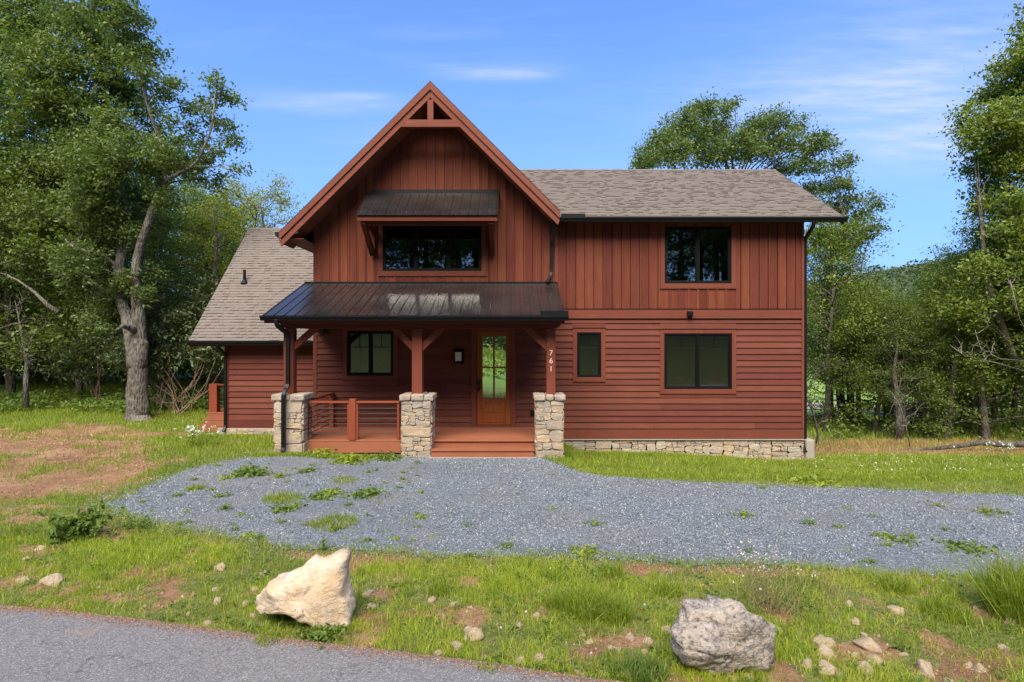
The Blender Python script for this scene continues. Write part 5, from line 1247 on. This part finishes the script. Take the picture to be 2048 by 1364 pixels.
# loose stones
SPOT = [(78,1097,12,'small white stone in the left verge grass'),(52,1120,12,'tan stone beside the small white one at far left'),(95,1172,26,'large tan stone in the grass at far left'),(38,1168,14,'tan stone at the left edge beside a larger one'),(435,1141,15,'flat cream stone upslope of the cream boulder'),(330,1145,10,'thin tan stone lying flat in the grass'),(520,1152,10,'pale stone upslope of the cream boulder'),
 (425,1182,11,'round pale stone left of the cream boulder'),(432,1208,13,'cream stone beside two others left of the cream boulder'),(490,1212,13,'squarish tan stone touching the cream boulder shade'),(508,1182,10,'small cream stone close to the boulder left tip'),(505,1234,9,'tan stone under the left tip of the boulder'),(412,1252,10,'reddish stone at the road edge'),(444,1245,8,'small tan stone near the road edge'),
 (732,1191,14,'round cream stone right of the boulder peak'),(742,1218,15,'flat grey stone right of the boulder foot'),(862,1203,10,'pale stone in the grass between the boulders, nearest the first'),(908,1216,13,'long pale stone in the verge middle'),(940,1221,9,'tan stone touching the long pale stone'),(1011,1222,8,'upright small tan stone in the verge'),(890,1238,8,'round tan stone in the verge middle'),(1072,1235,10,'cream stone under the tall grass tussock'),(1040,1254,11,'tan wedge stone in the verge middle'),
 (945,1280,28,'long white stone near the road edge'),(935,1266,14,'narrow pale slab above the long white stone'),(913,1302,17,'pointed tan stone standing by the road edge'),(876,1312,12,'brown stone half on the road edge'),(1042,1327,15,'cream rounded stone by the road edge'),(1076,1324,14,'thin white slab by the road edge'),(1165,1275,9,'tan stone among bare soil'),(1180,1286,11,'white stone among bare soil'),(1220,1297,10,'ochre stone beside a white one'),(1235,1302,12,'pale stone beside the ochre one'),
 (1298,1283,15,'rust brown upright stone left of the grey boulder'),(1335,1262,14,'tan stone tucked against the grey boulder'),(1290,1304,12,'thin pale stone left of the grey boulder'),(1262,1275,12,'white flake left of the grey boulder'),(1350,1325,8,'reddish pebble under the grey boulder'),(1160,1347,15,'orange stone at the bottom road edge'),(1262,1357,18,'orange brown stone at the bottom edge'),
 (1712,1250,14,'tan stone to the right of the grey boulder'),(1800,1228,18,'white stone in the lower right grass'),(1702,1212,11,'orange stone upslope at lower right'),(1650,1296,22,'long tan slab right of the grey boulder'),(1655,1316,26,'white slab right of the grey boulder'),(1742,1300,28,'large tan slab in the stony patch at right'),(1755,1327,18,'white stone in the stony patch at right'),(1670,1352,28,'pale slab at the bottom edge right of the boulder'),(1737,1350,22,'white pointed stone at the bottom edge'),(1860,1345,24,'tan slab at the bottom right edge'),
 (1560,1262,9,'small white stone touching the right tip of the grey boulder'),(1620,1335,15,'brown stone near the bottom edge'),(1540,1325,10,'cream stone below the right side of the grey boulder'),(2035,1250,22,'tan stone at the right edge of the picture'),(1965,1342,14,'brown stone near the bottom right corner'),(1500,1358,13,'cream stone under the grey boulder'),(1470,1362,14,'tan stone under the grey boulder'),(1810,1310,10,'small tan stone in the stony patch'),
 (1715,1112,4,'tiny pale stone on the gravel'),(1300,1335,9,'white pebble left of the grey boulder foot'),(2012,1300,12,'small tan stone near the right edge'),(1900,1362,12,'cream stone at the bottom right edge')]
r = np.random.default_rng(55); RM = [rock(r, r.integers(8, 14), .14, 3, (1, .8, .55), i) for i in range(9)]
for m_ in RM:
    m_.materials.append(M['peb']); m_.shade_smooth(); m_.name = 'stone'
pm = M['peb']
for i, (a, b_, sz, lb) in enumerate(SPOT):
    x, y = GP(a, b_); s_ = sz/F*(y+D0)*1.05; o = bpy.data.objects.new('stone', RM[i % 9]); COL.objects.link(o)
    y += s_*.5; o.location = (x, y, H(x, y)+s_*.12); o.rotation_euler = (r.uniform(-.3, .3), r.uniform(-.3, .3), r.uniform(0, 6.28)); o.scale = (s_*r.uniform(.9, 1.15), s_, s_*r.uniform(.8, 1.5)); tag(o, lb, 'stone', 'loose stones on the verge')
# small stones that nothing tells apart
for i in range(175):
    for _ in range(60):
        x = r.uniform(-9, 8); y = r.uniform(-11.9, -7.5)
        if ROADD(x, y) > .03 and y > np.interp(x, RX, RY) and not inpoly(x, y, GRAVEL) and r.random() < (float(dirt(np.array([x]), np.array([y]))[0])*.8 + .12 + .5*(x > 2.6 and y < -10.7)): break
    s_ = r.uniform(.010, .036) * (1.4 if x > 2.6 and y < -10.7 else 1); o = bpy.data.objects.new('stone', RM[i % 9]); COL.objects.link(o); o.location = (x, y, H(x, y)+s_*.25)
    o.rotation_euler = tuple(r.uniform(0, 6.28, 3)); o.scale = (s_*1.2, s_, s_); tag(o, 'small tan stone lying loose in the grass or soil of the verge', 'stone', 'small loose stones')
for i in range(50):
    for _ in range(80):
        x = r.uniform(-16, -5.5); y = r.uniform(-7, 2)
        if float(dirt(np.array([x]), np.array([y]))[0]) > .7 and not inpoly(x, y, GRAVEL): break
    s_ = r.uniform(.012, .05); o = bpy.data.objects.new('stone', RM[i % 9]); COL.objects.link(o); o.location = (x, y, H(x, y)+s_*.2)
    o.rotation_euler = tuple(r.uniform(0, 6.28, 3)); o.scale = (s_*1.2, s_, s_*.7); tag(o, 'small tan stone lying on the bare reddish soil at left', 'stone', 'small stones on the bare soil')

# grass blades
def blades(X, Y, hgt, wid, r, lean=.5, z=None):
    n = len(X); Z = height(X, Y) if z is None else z; hgt = hgt*r.uniform(.5, 1.4, n); an = r.uniform(0, 2*np.pi, n); tx, ty = np.cos(an), np.sin(an)
    la = r.uniform(0, 2*np.pi, n); ll = np.abs(r.normal(size=n))*lean; lx, ly = np.cos(la)*ll*hgt, np.sin(la)*ll*hgt; wd = wid*r.uniform(.6, 1.4, n)
    V = np.empty((n, 5, 3)); B = np.stack([X, Y, Z-.01], 1)
    V[:, 0] = B - np.stack([tx*wd, ty*wd, 0*wd], 1); V[:, 1] = B + np.stack([tx*wd, ty*wd, 0*wd], 1)
    Md = B + np.stack([lx*.35, ly*.35, hgt*.6], 1); V[:, 2] = Md + np.stack([tx*wd*.75, ty*wd*.75, 0*wd], 1); V[:, 3] = Md - np.stack([tx*wd*.75, ty*wd*.75, 0*wd], 1)
    V[:, 4] = B + np.stack([lx, ly, hgt*(1-.25*np.minimum(ll, 1.5))], 1)
    i = np.arange(n)*5; T = np.concatenate([np.stack([i, i+1, i+2], 1), np.stack([i, i+2, i+3], 1), np.stack([i+3, i+2, i+4], 1)])
    return V.reshape(-1, 3), T
def joinVT(parts):
    Vs, Ts = [], []; b0 = 0
    for V, T in parts: Vs.append(V); Ts.append(T+b0); b0 += len(V)
    return np.concatenate(Vs), np.concatenate(Ts)
def ok_grass(x, y, r, bias=.0):
    d = dirt(x, y); cl_ = fbm(x+7, y, 3.2, 3)
    k = (r.random(len(x)) > np.minimum(d*.98, np.where((x < -5) & (y > -9), .965, .86)) + bias + (cl_ < .40)*.35) & ~inpoly(x, y, GRS)
    k &= ROADD(x, y) > .02 ; k &= ~((x > XL-.2) & (x < XR+.1) & (y > -.1) & (y < 8)) & ~((x > -5.4) & (x < 1.2) & (y > -2.35) & (y < .1)) & ~((x > wx0-.1) & (x < XL) & (y > 1.6) & (y < 10)); k &= ~((x > sx0) & (x < sx1) & (y > -2.6) & (y < 0)); k &= ~inpoly(x, y, [(o_[0], o_[1]) for o_ in BFOOT])
    return k
GRS = [(x*1.0, y) for x, y in GRAVEL]
BFOOT = [(0, 0), (0, 0), (0, 0)]
r = np.random.default_rng(66)
def scat(n, x0, x1, y0, y1, near=True, bias=0.0):
    x = r.uniform(x0, x1, n); y = r.uniform(y0, y1, n); k = ok_grass(x, y, r, bias) & (np.abs(x) < (y+D0+.6)*.90+.6); k &= y > np.interp(x, RX, RY)+.01
    return x[k], y[k]
P = []
x, y = scat(330000, -8.5, 8.5, -12.4, -8.0); e = fbm(x, y, 1.4, 3); P.append(blades(x, y, .022+.075*np.clip((e-.3)*2.2, 0, 1), .0028, r, .7))
x, y = scat(60000, -8.5, 8.5, -12.4, -7.4, bias=.2); P.append(blades(x, y, .10, .0026, r, .55))
v_, t_ = joinVT(P); o = fast('grass', v_, 3, t_, M['grass']); tag(o, 'short yellow-green grass of the roadside verge', 'grass', None, 'stuff')
P = []
x, y = scat(170000, -17, 12, -8.2, -3.5); P.append(blades(x, y, .05+.06*fbm(x, y, 1.2, 3), .0045, r, .6))
x, y = scat(330000, -22, 22, -4.5, 5.5); P.append(blades(x, y, .06+.10*fbm(x, y, .8, 3), .007, r, .6))
x, y = scat(60000, -30, 38, 4.5, 16); P.append(blades(x, y, .22, .014, r, .5))
v_, t_ = joinVT(P); o = fast('grass', v_, 3, t_, M['grass_dk']); tag(o, 'green grass growing round the house and the bare soil', 'grass', None, 'stuff')
# longer grass fringe by the foundation, piers and gravel edge
P = []
def along(pts, n, w_, h, wd, ln=.5):
    k = r.integers(0, len(pts)-1, n); f_ = r.random(n); A = np.array(pts); Q = A[k]*(1-f_[:, None])+A[k+1]*f_[:, None] + r.normal(size=(n, 2))*w_; return blades(Q[:, 0], Q[:, 1], h, wd, r, ln)
P.append(along([(1.3, -.35), (3, -.35), (5, -.35), (7.8, -.4)], 11000, .12, .10, .005)); P.append(along([(1.25, -2.0), (1.5, -1.2), (1.4, -.5)], 3500, .14, .16, .006)); P.append(along([(-8.4, 1.2), (-7, 1.2), (-5.6, 1.1), (-5.7, -1.5)], 6000, .22, .10, .005)); P.append(along([(-5.7, -2.75), (-4.8, -2.55), (-3.6, -2.5), (-2.7, -2.5)], 4200, .08, .10, .006))
ge = [p for p in GR if p[1] < -6.0 or (p[0] < -3 ) or p[0] > 1.4]
gei = np.array(ge)[r.integers(0, len(ge), 26000)] + r.normal(size=(26000, 2))*.10; P.append(blades(gei[:, 0], gei[:, 1], .065, .0045, r, .7))
v_, t_ = joinVT(P); o = fast('grass', v_, 3, t_, M['grass_dk']); tag(o, 'taller grass fringe against the foundation and the gravel edge', 'grass', None, 'stuff')
x = r.uniform(8.2, 30, 90000); y = r.uniform(1.2, 6.5, 90000); k = dryz(x, y) > r.random(len(x))*.8; P = [blades(x[k], y[k], .17, .007, r, .5)]
v_, t_ = joinVT(P); o = fast('dry_grass', v_, 3, t_, M['drygrass']); tag(o, 'strip of tan dry grass before the right hand wood', 'grass', None, 'stuff')
# broad ground leaves (clover and seedlings) in the verge
x, y = scat(110000, -8.5, 8.5, -12.4, -7.5, bias=.1); k = fbm(x-11, y, 2.2, 3) > .5; x, y = x[k], y[k]
C = np.stack([x, y, height(x, y)+r.uniform(.01, .05, len(x))], 1); v_, f_ = leaf_quads(C, .022, r, 1.4, .75); o = fast('clover', v_, 4, f_, M['leaf_weed']); tag(o, 'low clover leaves mixed in the verge grass', 'ground cover', None, 'stuff')
# clover blossoms
def blossoms(n, x0, x1, y0, y1, s_):
    x, y = scat(n, x0, x1, y0, y1, bias=.3); C = np.repeat(np.stack([x, y, height(x, y)+.09], 1), 6, 0) + r.normal(size=(len(x)*6, 3))*s_*.4
    return leaf_quads(C, s_*1.5, r, .4, .8)
a_ = blossoms(40, -7, 7, -12.2, -8, .009); v_, f_ = a_; o = fast('clover_blossom', v_, 4, f_, M['petal']); tag(o, 'tiny white clover blossoms in the verge', 'flower', None, 'stuff')
x = r.uniform(6, 20, 260); y = r.uniform(-3.6, 1.0, 260); C = np.repeat(np.stack([x, y, height(x, y)+.13], 1), 5, 0) + r.normal(size=(1300, 3))*.008; v_, f_ = leaf_quads(C, .018, r, .4, .8); o = fast('clover_blossom', v_, 4, f_, M['petal']); tag(o, 'white clover blossoms in the lawn at right', 'flower', None, 'stuff')
# gravel chips lying on the gravel
n = 120000; d = 7.2*(17/7.2)**r.random(n)*1.0; x = r.uniform(-.92, .92, n)*d; y = d-D0; k = inpoly(x, y, GRAVEL) & (r.random(n) > sstep(.50, .66, fbm(x*.6, y*1.5, .9, 4))*.75); x, y, d = x[k], y[k], d[k]; n = len(x); z = height(x, y)+.018
s_ = (.0075+.0007*d)*r.uniform(.5, 1.3, n); dirs = np.array([[1,0,0],[-.5,.87,0],[-.5,-.87,0],[0,0,.9]])
ang = r.uniform(0, 6.28, n); ca, sa = np.cos(ang), np.sin(ang); V = np.empty((n, 4, 3))
for j, dv in enumerate(dirs):
    jj = r.uniform(.7, 1.3, n); V[:, j, 0] = x + (dv[0]*ca-dv[1]*sa)*s_*jj; V[:, j, 1] = y + (dv[0]*sa+dv[1]*ca)*s_*jj; V[:, j, 2] = z + dv[2]*s_*jj + (r.uniform(-.2, .3, n)*s_ if j < 3 else 0)
i = np.arange(n)*4; T = np.concatenate([np.stack([i, i+1, i+3], 1), np.stack([i+1, i+2, i+3], 1), np.stack([i+2, i, i+3], 1)])
o = fast('gravel', V.reshape(-1, 3), 3, T, M['chip']); tag(o, 'loose blue-grey stone chips covering the drive', 'gravel', None, 'stuff')
# weeds standing in the gravel, each a plant
def weed(x, y, rad, h, n, kind, label, group=None, mat=None, name='weed_tuft', seed=0):
    r2 = np.random.default_rng(seed); z0 = H(x, y)
    if kind == 'grass':
        a = r2.uniform(0, 6.28, n); rr_ = rad*np.sqrt(r2.random(n)); X_, Y_ = np.cos(a)*rr_, np.sin(a)*rr_; V, T = blades(X_, Y_, h, .0042, r2, .75, z=np.zeros(n)); o = fast(name, V, 3, T, mat or M['grass_dk'], loc=(x, y, z0+.01))
    else:
        C = r2.normal(size=(n, 3))*np.array([rad*.5, rad*.5, h*.35]); C[:, 2] = np.abs(C[:, 2]) + .015; V, T = leaf_quads(C, rad*.26+.02, r2, .6, .45)
        k = C[::max(1, n//60)]; m2 = len(k); pd = np.stack([-k[:, 1], k[:, 0], 0*k[:, 0]], 1); pd /= np.linalg.norm(pd, axis=1)[:, None]+1e-6; SV = np.empty((m2, 4, 3))   # creeping stems
        SV[:, 0] = -pd*.0022+[0, 0, .006]; SV[:, 1] = pd*.0022+[0, 0, .006]; SV[:, 2] = k+pd*.0016; SV[:, 3] = k-pd*.0016
        T = np.concatenate([T, np.arange(m2*4).reshape(m2, 4)+len(V)]); V = np.concatenate([V, SV.reshape(-1, 3)]); o = fast(name, V, 4, T, mat or M['leaf_weed'], loc=(x, y, z0+.01))
    return tag(o, label, 'weed', group)
WD = [(565,1003,.27,.10,500,'grass','wide flat green tuft left of centre in the gravel'),(668,1052,.30,.09,600,'grass','long low green tuft in the gravel above the cream boulder'),(452,1022,.09,.09,120,'leaf','small dark green weed in the left part of the gravel'),(392,980,.16,.07,160,'leaf','brownish green weed near the left tip of the gravel'),(500,952,.28,.16,420,'leaf','leafy weed cluster below the left pier'),(455,958,.15,.06,120,'leaf','thin trailing weed at the left gravel edge'),
 (615,948,.16,.10,180,'leaf','leafy weed below the porch railing'),(560,957,.14,.10,120,'leaf','small leafy weed below the left pier, right of the large cluster'),(640,1000,.22,.07,220,'leaf','creeping weed in the middle of the weedy gravel'),(690,965,.22,.08,260,'grass','spreading tuft below the railing newel'),(735,992,.26,.09,330,'leaf','broad dark weed nearest the steps side of the gravel'),(660,990,.20,.06,180,'leaf','thin chain of weeds between tufts'),(440,995,.10,.06,90,'leaf','tiny weed left of the flat tuft'),(500,1075,.12,.04,80,'leaf','faint weed near the lower gravel edge'),(570,1022,.22,.04,160,'leaf','yellowish creeping weed under the wide flat tuft'),
 (700,925,.30,.16,420,'leaf','leafy green weeds against the deck skirt'),(780,920,.26,.12,300,'leaf','leafy weeds at the foot of the middle pier'),(640,915,.30,.13,360,'leaf','leafy weeds at the foot of the railing'),(835,928,.07,.06,50,'leaf','tiny weed in front of the middle pier'),(1345,943,.25,.07,200,'leaf','flat weed at the upper gravel edge right of the steps'),(1010,1095,.10,.05,70,'leaf','tiny dry weed near the lower gravel edge'),(1175,1108,.16,.06,130,'leaf','weed at the lower gravel edge below the right pier'),
 (1190,1050,.12,.04,70,'leaf','pale weed alone in the middle of the gravel'),(1488,1034,.12,.05,90,'leaf','tan weed in the right half of the gravel'),(1620,1048,.10,.05,70,'leaf','small tan weed right of another in the gravel'),(1770,1075,.14,.04,90,'leaf','small weed in the far right gravel'),(1810,1086,.14,.04,90,'leaf','flat yellow weed in the far right gravel'),(1970,1030,.15,.14,90,'leaf','tall thin weed at the right of the gravel'),(2005,1030,.08,.06,60,'leaf','bright small weed near the right picture edge'),(1635,965,.4,.07,300,'leaf','loose weeds along the upper gravel edge at right'),(1930,1098,.25,.05,160,'leaf','pale yellow weeds near the right gravel edge')]
for i, (a, b_, rad, h, n_, kd, lb) in enumerate(WD):
    x, y = GP(a, b_); weed(x, y, rad*1.15, h*1.1, int(n_*(.6 if kd == 'leaf' else 1)), kd, lb, 'weeds growing in the gravel', M['grass_dk'] if kd == 'leaf' and i % 2 else None, seed=300+i)
rw = np.random.default_rng(640)
for i in range(130):
    for _ in range(99):
        a, b_ = (rw.uniform(230, 860), rw.uniform(922, 1095)) if i < 104 else (rw.uniform(860, 2040), rw.uniform(935, 1130)); x, y = GP(a, b_)
        if inpoly(np.array([x]), np.array([y]), GRAVEL)[0]: break
    weed(x, y, rw.uniform(.04, .11), rw.uniform(.02, .07), int(rw.uniform(14, 60)), 'grass' if rw.random() < .55 else 'leaf', 'tiny sparse weed sprouting through the gravel', 'tiny weeds in the gravel', M['grass_dk'] if rw.random() < .6 else M['leaf_weed'], seed=700+i)
def stalks(name, label, x, y, n, h, rad, mat, seed, lean=.4, fl=None, cat='plant', leaves=0, lmat=None, lsz=.05, th=.0035):
    r2 = np.random.default_rng(seed); root = empty(name, (x, y, H(x, y)), label, cat); b = MB(); tips = []; lc = []
    for i in range(n):
        s = np.array([*(r2.normal(size=2)*rad*.35), -.01]); e = s + np.array([*(r2.normal(size=2)*lean*h), h*r2.uniform(.6, 1.1)]); c_ = curve(s, e, r2, 5, wob=.12, up=.1); b.tube(c_.tolist(), np.linspace(th, th*.4, 5).tolist(), 3, cap=False); tips.append(e)
        for j in range(leaves): lc.append(c_[r2.integers(1, 5)] + r2.normal(size=3)*.02)
    b.build('stem', mat, root); tips = np.array(tips)
    if leaves: V, T = leaf_quads(np.array(lc), lsz, r2, .3, .36); fast('leaf', V, 4, T, lmat or M['leaf_weed'], root)
    if fl: C = np.repeat(tips, 9, 0) + r2.normal(size=(len(tips)*9, 3))*fl*.35; V, T = leaf_quads(C, fl, r2, .6, .8); fast('flower', V, 4, T, M['petal'], root)
    return root
x, y = GP(395, 905); stalks('daisy_clump', 'clump of white daisies in the grass left of the wing', x, y, 44, .48, .55, M['leaf_weed'], 401, .25, fl=.032, cat='flowers', leaves=9, lmat=M['grass_dk'])
x, y = GP(145, 1078); stalks('broadleaf_weed', 'bushy broad-leaved green weed at the left verge', x, y, 22, .36, .3, M['leaf_weed'], 402, .5, leaves=22, lmat=M['leaf_weed'], lsz=.12, th=.006)
x, y = GP(265, 1062); stalks('broadleaf_weed', 'low dark leafy weed at the gravel edge, left verge', x, y, 14, .16, .3, M['leaf_weed'], 403, .7, leaves=18, lmat=M['leaf_weed'], lsz=.06)
x, y = GP(646, 1104); stalks('broadleaf_weed', 'upright single-stemmed weed directly behind the cream boulder', x, y, 3, .20, .05, M['leaf_weed'], 404, .1, leaves=26, lmat=M['leaf_weed'], lsz=.05)
x, y = GP(1530, 1215); stalks('tall_dry_weed', 'tall airy dry weed with small white heads behind the grey boulder', x, y, 60, .60, .30, M['straw'], 405, .32, fl=.010, leaves=10, lmat=M['straw'], lsz=.022, th=.0022)
x, y = GP(1560, 1225); stalks('tall_dry_weed', 'bent yellow stalks leaning right behind the grey boulder', x, y, 26, .42, .25, M['straw'], 406, .7, leaves=6, lmat=M['leaf_weed'], lsz=.03, th=.003)
x, y = GP(1640, 1185); stalks('tall_dry_weed', 'thin straw-coloured weed at the gravel edge right of the grey boulder', x, y, 26, .30, .3, M['straw'], 407, .4, leaves=4, lmat=M['straw'], lsz=.02, th=.002)
x, y = GP(2050, 1235); weed(x, y, .30, .50, 1500, 'grass', 'tall grass clump cut by the right picture edge', None, M['grass_dk'], 'grass_tussock', 408); 
x, y = GP(2050, 1225); stalks('tall_dry_weed', 'feathery tan weed at the right picture edge', x, y, 30, .62, .2, M['straw'], 409, .2, fl=None, leaves=14, lmat=M['straw'], lsz=.025, th=.002)
for i, (a, b_, rad, h, n_, lb) in enumerate(((1170,1225,.22,.22,900,'large arching grass tussock between the boulders'),(1130,1215,.14,.16,400,'smaller grass tussock leaning on the large one'),(1230,1235,.16,.20,500,'grass tussock right of the large one'),(1225,1150,.12,.12,240,'grass tuft at the gravel edge above the large tussock'),(1335,1185,.14,.12,260,'dark grass tuft above the grey boulder'),(1110,1160,.10,.11,200,'small grass tuft by the gravel edge, verge middle'),(880,1185,.12,.11,240,'grass tuft right of the cream boulder'),(1290,1352,.16,.12,500,'bright green tuft at the bottom edge left of the grey boulder'),
    (1790,1180,.16,.14,320,'grass tuft upslope at lower right'),(1890,1230,.2,.14,420,'arching grass tuft in the lower right verge'),(1240,1350,.10,.08,200,'bright tuft beside the bottom edge tuft'),(980,1335,.12,.05,200,'low green tuft spilling on the road edge'),(540,1284,.12,.06,240,'low green tuft spilling on the road left of the boulder'),(650,1268,.18,.09,400,'leafy tuft at the foot of the cream boulder'),(590,1240,.14,.08,300,'leafy tuft under the hollow of the cream boulder'))):
    x, y = GP(a, b_); weed(x, y, rad, h, n_, 'leaf' if 'leafy' in lb else 'grass', lb, 'grass tufts on the verge', M['leaf_weed'] if 'leafy' in lb or 'bright' in lb else M['grass_dk'], 'grass_tussock', 420+i)
x, y = GP(1995, 948, -.9); stalks('daisy_clump', 'loose patch of white daisies by the dry grass at the right edge', x, y, 26, .45, .9, M['leaf_weed'], 470, .3, fl=.035, cat='flowers', leaves=8, lmat=M['grass_dk'])
# fallen twigs on the drive and the soil
for i, (a, b_, L, an, lb) in enumerate(((120,1018,.5,.15,'thin twig on the bare soil'),(235,1000,.35,.5,'twig at the left tip of the gravel'),(815,1065,.16,2.2,'short brown twig on the gravel'),(130,925,.9,.1,'long pale stick on the bare soil'))):
    x, y = GP(a, b_); b = MB(); rr2 = random.Random(i); p = [(k*L/4*math.cos(an), k*L/4*math.sin(an), rr2.uniform(0, .02)) for k in range(5)]; b.tube(p, [.006, .006, .005, .004, .002], 5); o = b.build('twig', M['bark_red'] if i else M['bark_pale'], None, loc=(x, y, H(x, y)+.012)); tag(o, lb, 'twig')

# soil clods and grit on the bare ground, dead blades, grit along the road edge
def chips(name, x, y, s_, mat, label, cat):
    n = len(x); z = height(x, y)+.004; ang = r.uniform(0, 6.28, n); ca, sa = np.cos(ang), np.sin(ang); V = np.empty((n, 4, 3))
    for j, dv in enumerate(dirs):
        jj = r.uniform(.7, 1.3, n); V[:, j, 0] = x + (dv[0]*ca-dv[1]*sa)*s_*jj; V[:, j, 1] = y + (dv[0]*sa+dv[1]*ca)*s_*jj; V[:, j, 2] = z + dv[2]*s_*jj
    i = np.arange(n)*4; T = np.concatenate([np.stack([i, i+1, i+3], 1), np.stack([i+1, i+2, i+3], 1), np.stack([i+2, i, i+3], 1)])
    return tag(fast(name, V.reshape(-1, 3), 3, T, mat), label, cat, None, 'stuff')
m, t = newmat('soil clods'); c = t.ramp(rnd(t), [(0.0, (.12, .055, .026)), (.6, (.27, .14, .07)), (.95, (.36, .21, .12)), (1.0, (.5, .38, .25))]); out(t, bsdf(t, c, .95)); M['clod'] = m
x = r.uniform(-20, 10, 260000); y = r.uniform(-12.6, 2.5, 260000); k = (dirt(x, y) > .45) & (r.random(len(x)) < np.where(y > -8, .22, .8)) & ~inpoly(x, y, GRAVEL) & (ROADD(x, y) > .01) & (y > np.interp(x, RX, RY)) & (np.abs(x) < (y+D0+.6)*.9+.6); x, y = x[k], y[k]
chips('soil_clods', x, y, (.004+.0006*(y+D0))*r.uniform(.4, 1.8, len(x))**1.5, M['clod'], 'crumbs of reddish soil and grit on the bare ground', 'soil')
x = r.uniform(-9, 3, 9000); y = np.interp(x, RX, RY) - np.abs(r.normal(size=9000))*.07; chips('road_grit', x, y, r.uniform(.003, .009, 9000), M['clod'], 'grit washed onto the edge of the road', 'grit').location.z = .02
x, y = scat(70000, -8.5, 8.5, -12.4, -7.6, bias=-.2); v_, t_ = blades(x, y, .05, .0022, r, 1.6); o = fast('dead_grass', v_, 3, t_, M['straw']); tag(o, 'dead straw-coloured blades matted in the verge', 'grass', None, 'stuff')

# gravel kicked out past its edge, and rosettes of broad leaves in the verge
E = np.array(GR)[r.integers(0, len(GR), 16000)] + r.normal(size=(16000, 2))*.16; k = ROADD(E[:, 0], E[:, 1]) > .1; E = E[k]; E = E[(E[:, 1] < -2.6) | (E[:, 0] < sx0) | (E[:, 0] > sx1)]
chips('gravel', E[:, 0], E[:, 1], (.0055+.0006*(E[:, 1]+D0))*r.uniform(.5, 1.3, len(E)), M['chip'], 'blue-grey chips scattered past the edge of the drive', 'gravel').location.z = .014
x, y = scat(900, -8.5, 8.5, -12.4, -7.6, bias=.1); n = len(x); m_ = 12
C = np.repeat(np.stack([x, y, height(x, y)+.035], 1), m_, 0) + r.normal(size=(n*m_, 3))*np.array([.045, .045, .014]); v_, f_ = leaf_quads(C, .055, r, 1.1, .5); o = fast('rosettes', v_, 4, f_, M['leaf_weed']); tag(o, 'broad-leaved rosettes scattered through the verge grass', 'ground cover', None, 'stuff')
x, y = scat(1500, -8.5, 8.5, -12.4, -7.6, bias=.1); n = len(x); x = np.repeat(x, 9) + r.normal(size=n*9)*.025; y = np.repeat(y, 9) + r.normal(size=n*9)*.025; v_, t_ = blades(x, y, .17, .0028, r, .35); o = fast('grass', v_, 3, t_, M['grass_dk']); tag(o, 'scattered taller grass stems standing out of the verge', 'grass', None, 'stuff')

P = []
for i in range(260):
    x = r.uniform(-60, 50); y = r.uniform(-58, -44); P.append((x, y, H(x, y)+r.uniform(.5, 9), r.uniform(1.2, 2.2)))
undergrowth('undergrowth', 'brush and low growth between the trees on the bank across the road', P, M['leaf_dark'], .4, 197, .16, .4)

# grass grown tight against the two boulders and darker soil crumbs under them
P = []
for (a, b_, w_) in ((540, 1226, 30), (600, 1232, 35), (655, 1256, 40), (700, 1256, 20), (1345, 1318, 20), (1385, 1350, 35), (1440, 1364, 35), (1500, 1352, 30), (1545, 1315, 18)):
    x0, y0 = GP(a, b_); n = 420; x = x0 + r.normal(size=n)*w_/F*(y0+D0); y = y0 + r.normal(size=n)*.05 + .02; P.append(blades(x, y, .075, .0028, r, .5))
v_, t_ = joinVT(P); o = fast('grass', v_, 3, t_, M['grass']); tag(o, 'grass grown tight against the feet of the two boulders', 'grass', None, 'stuff')
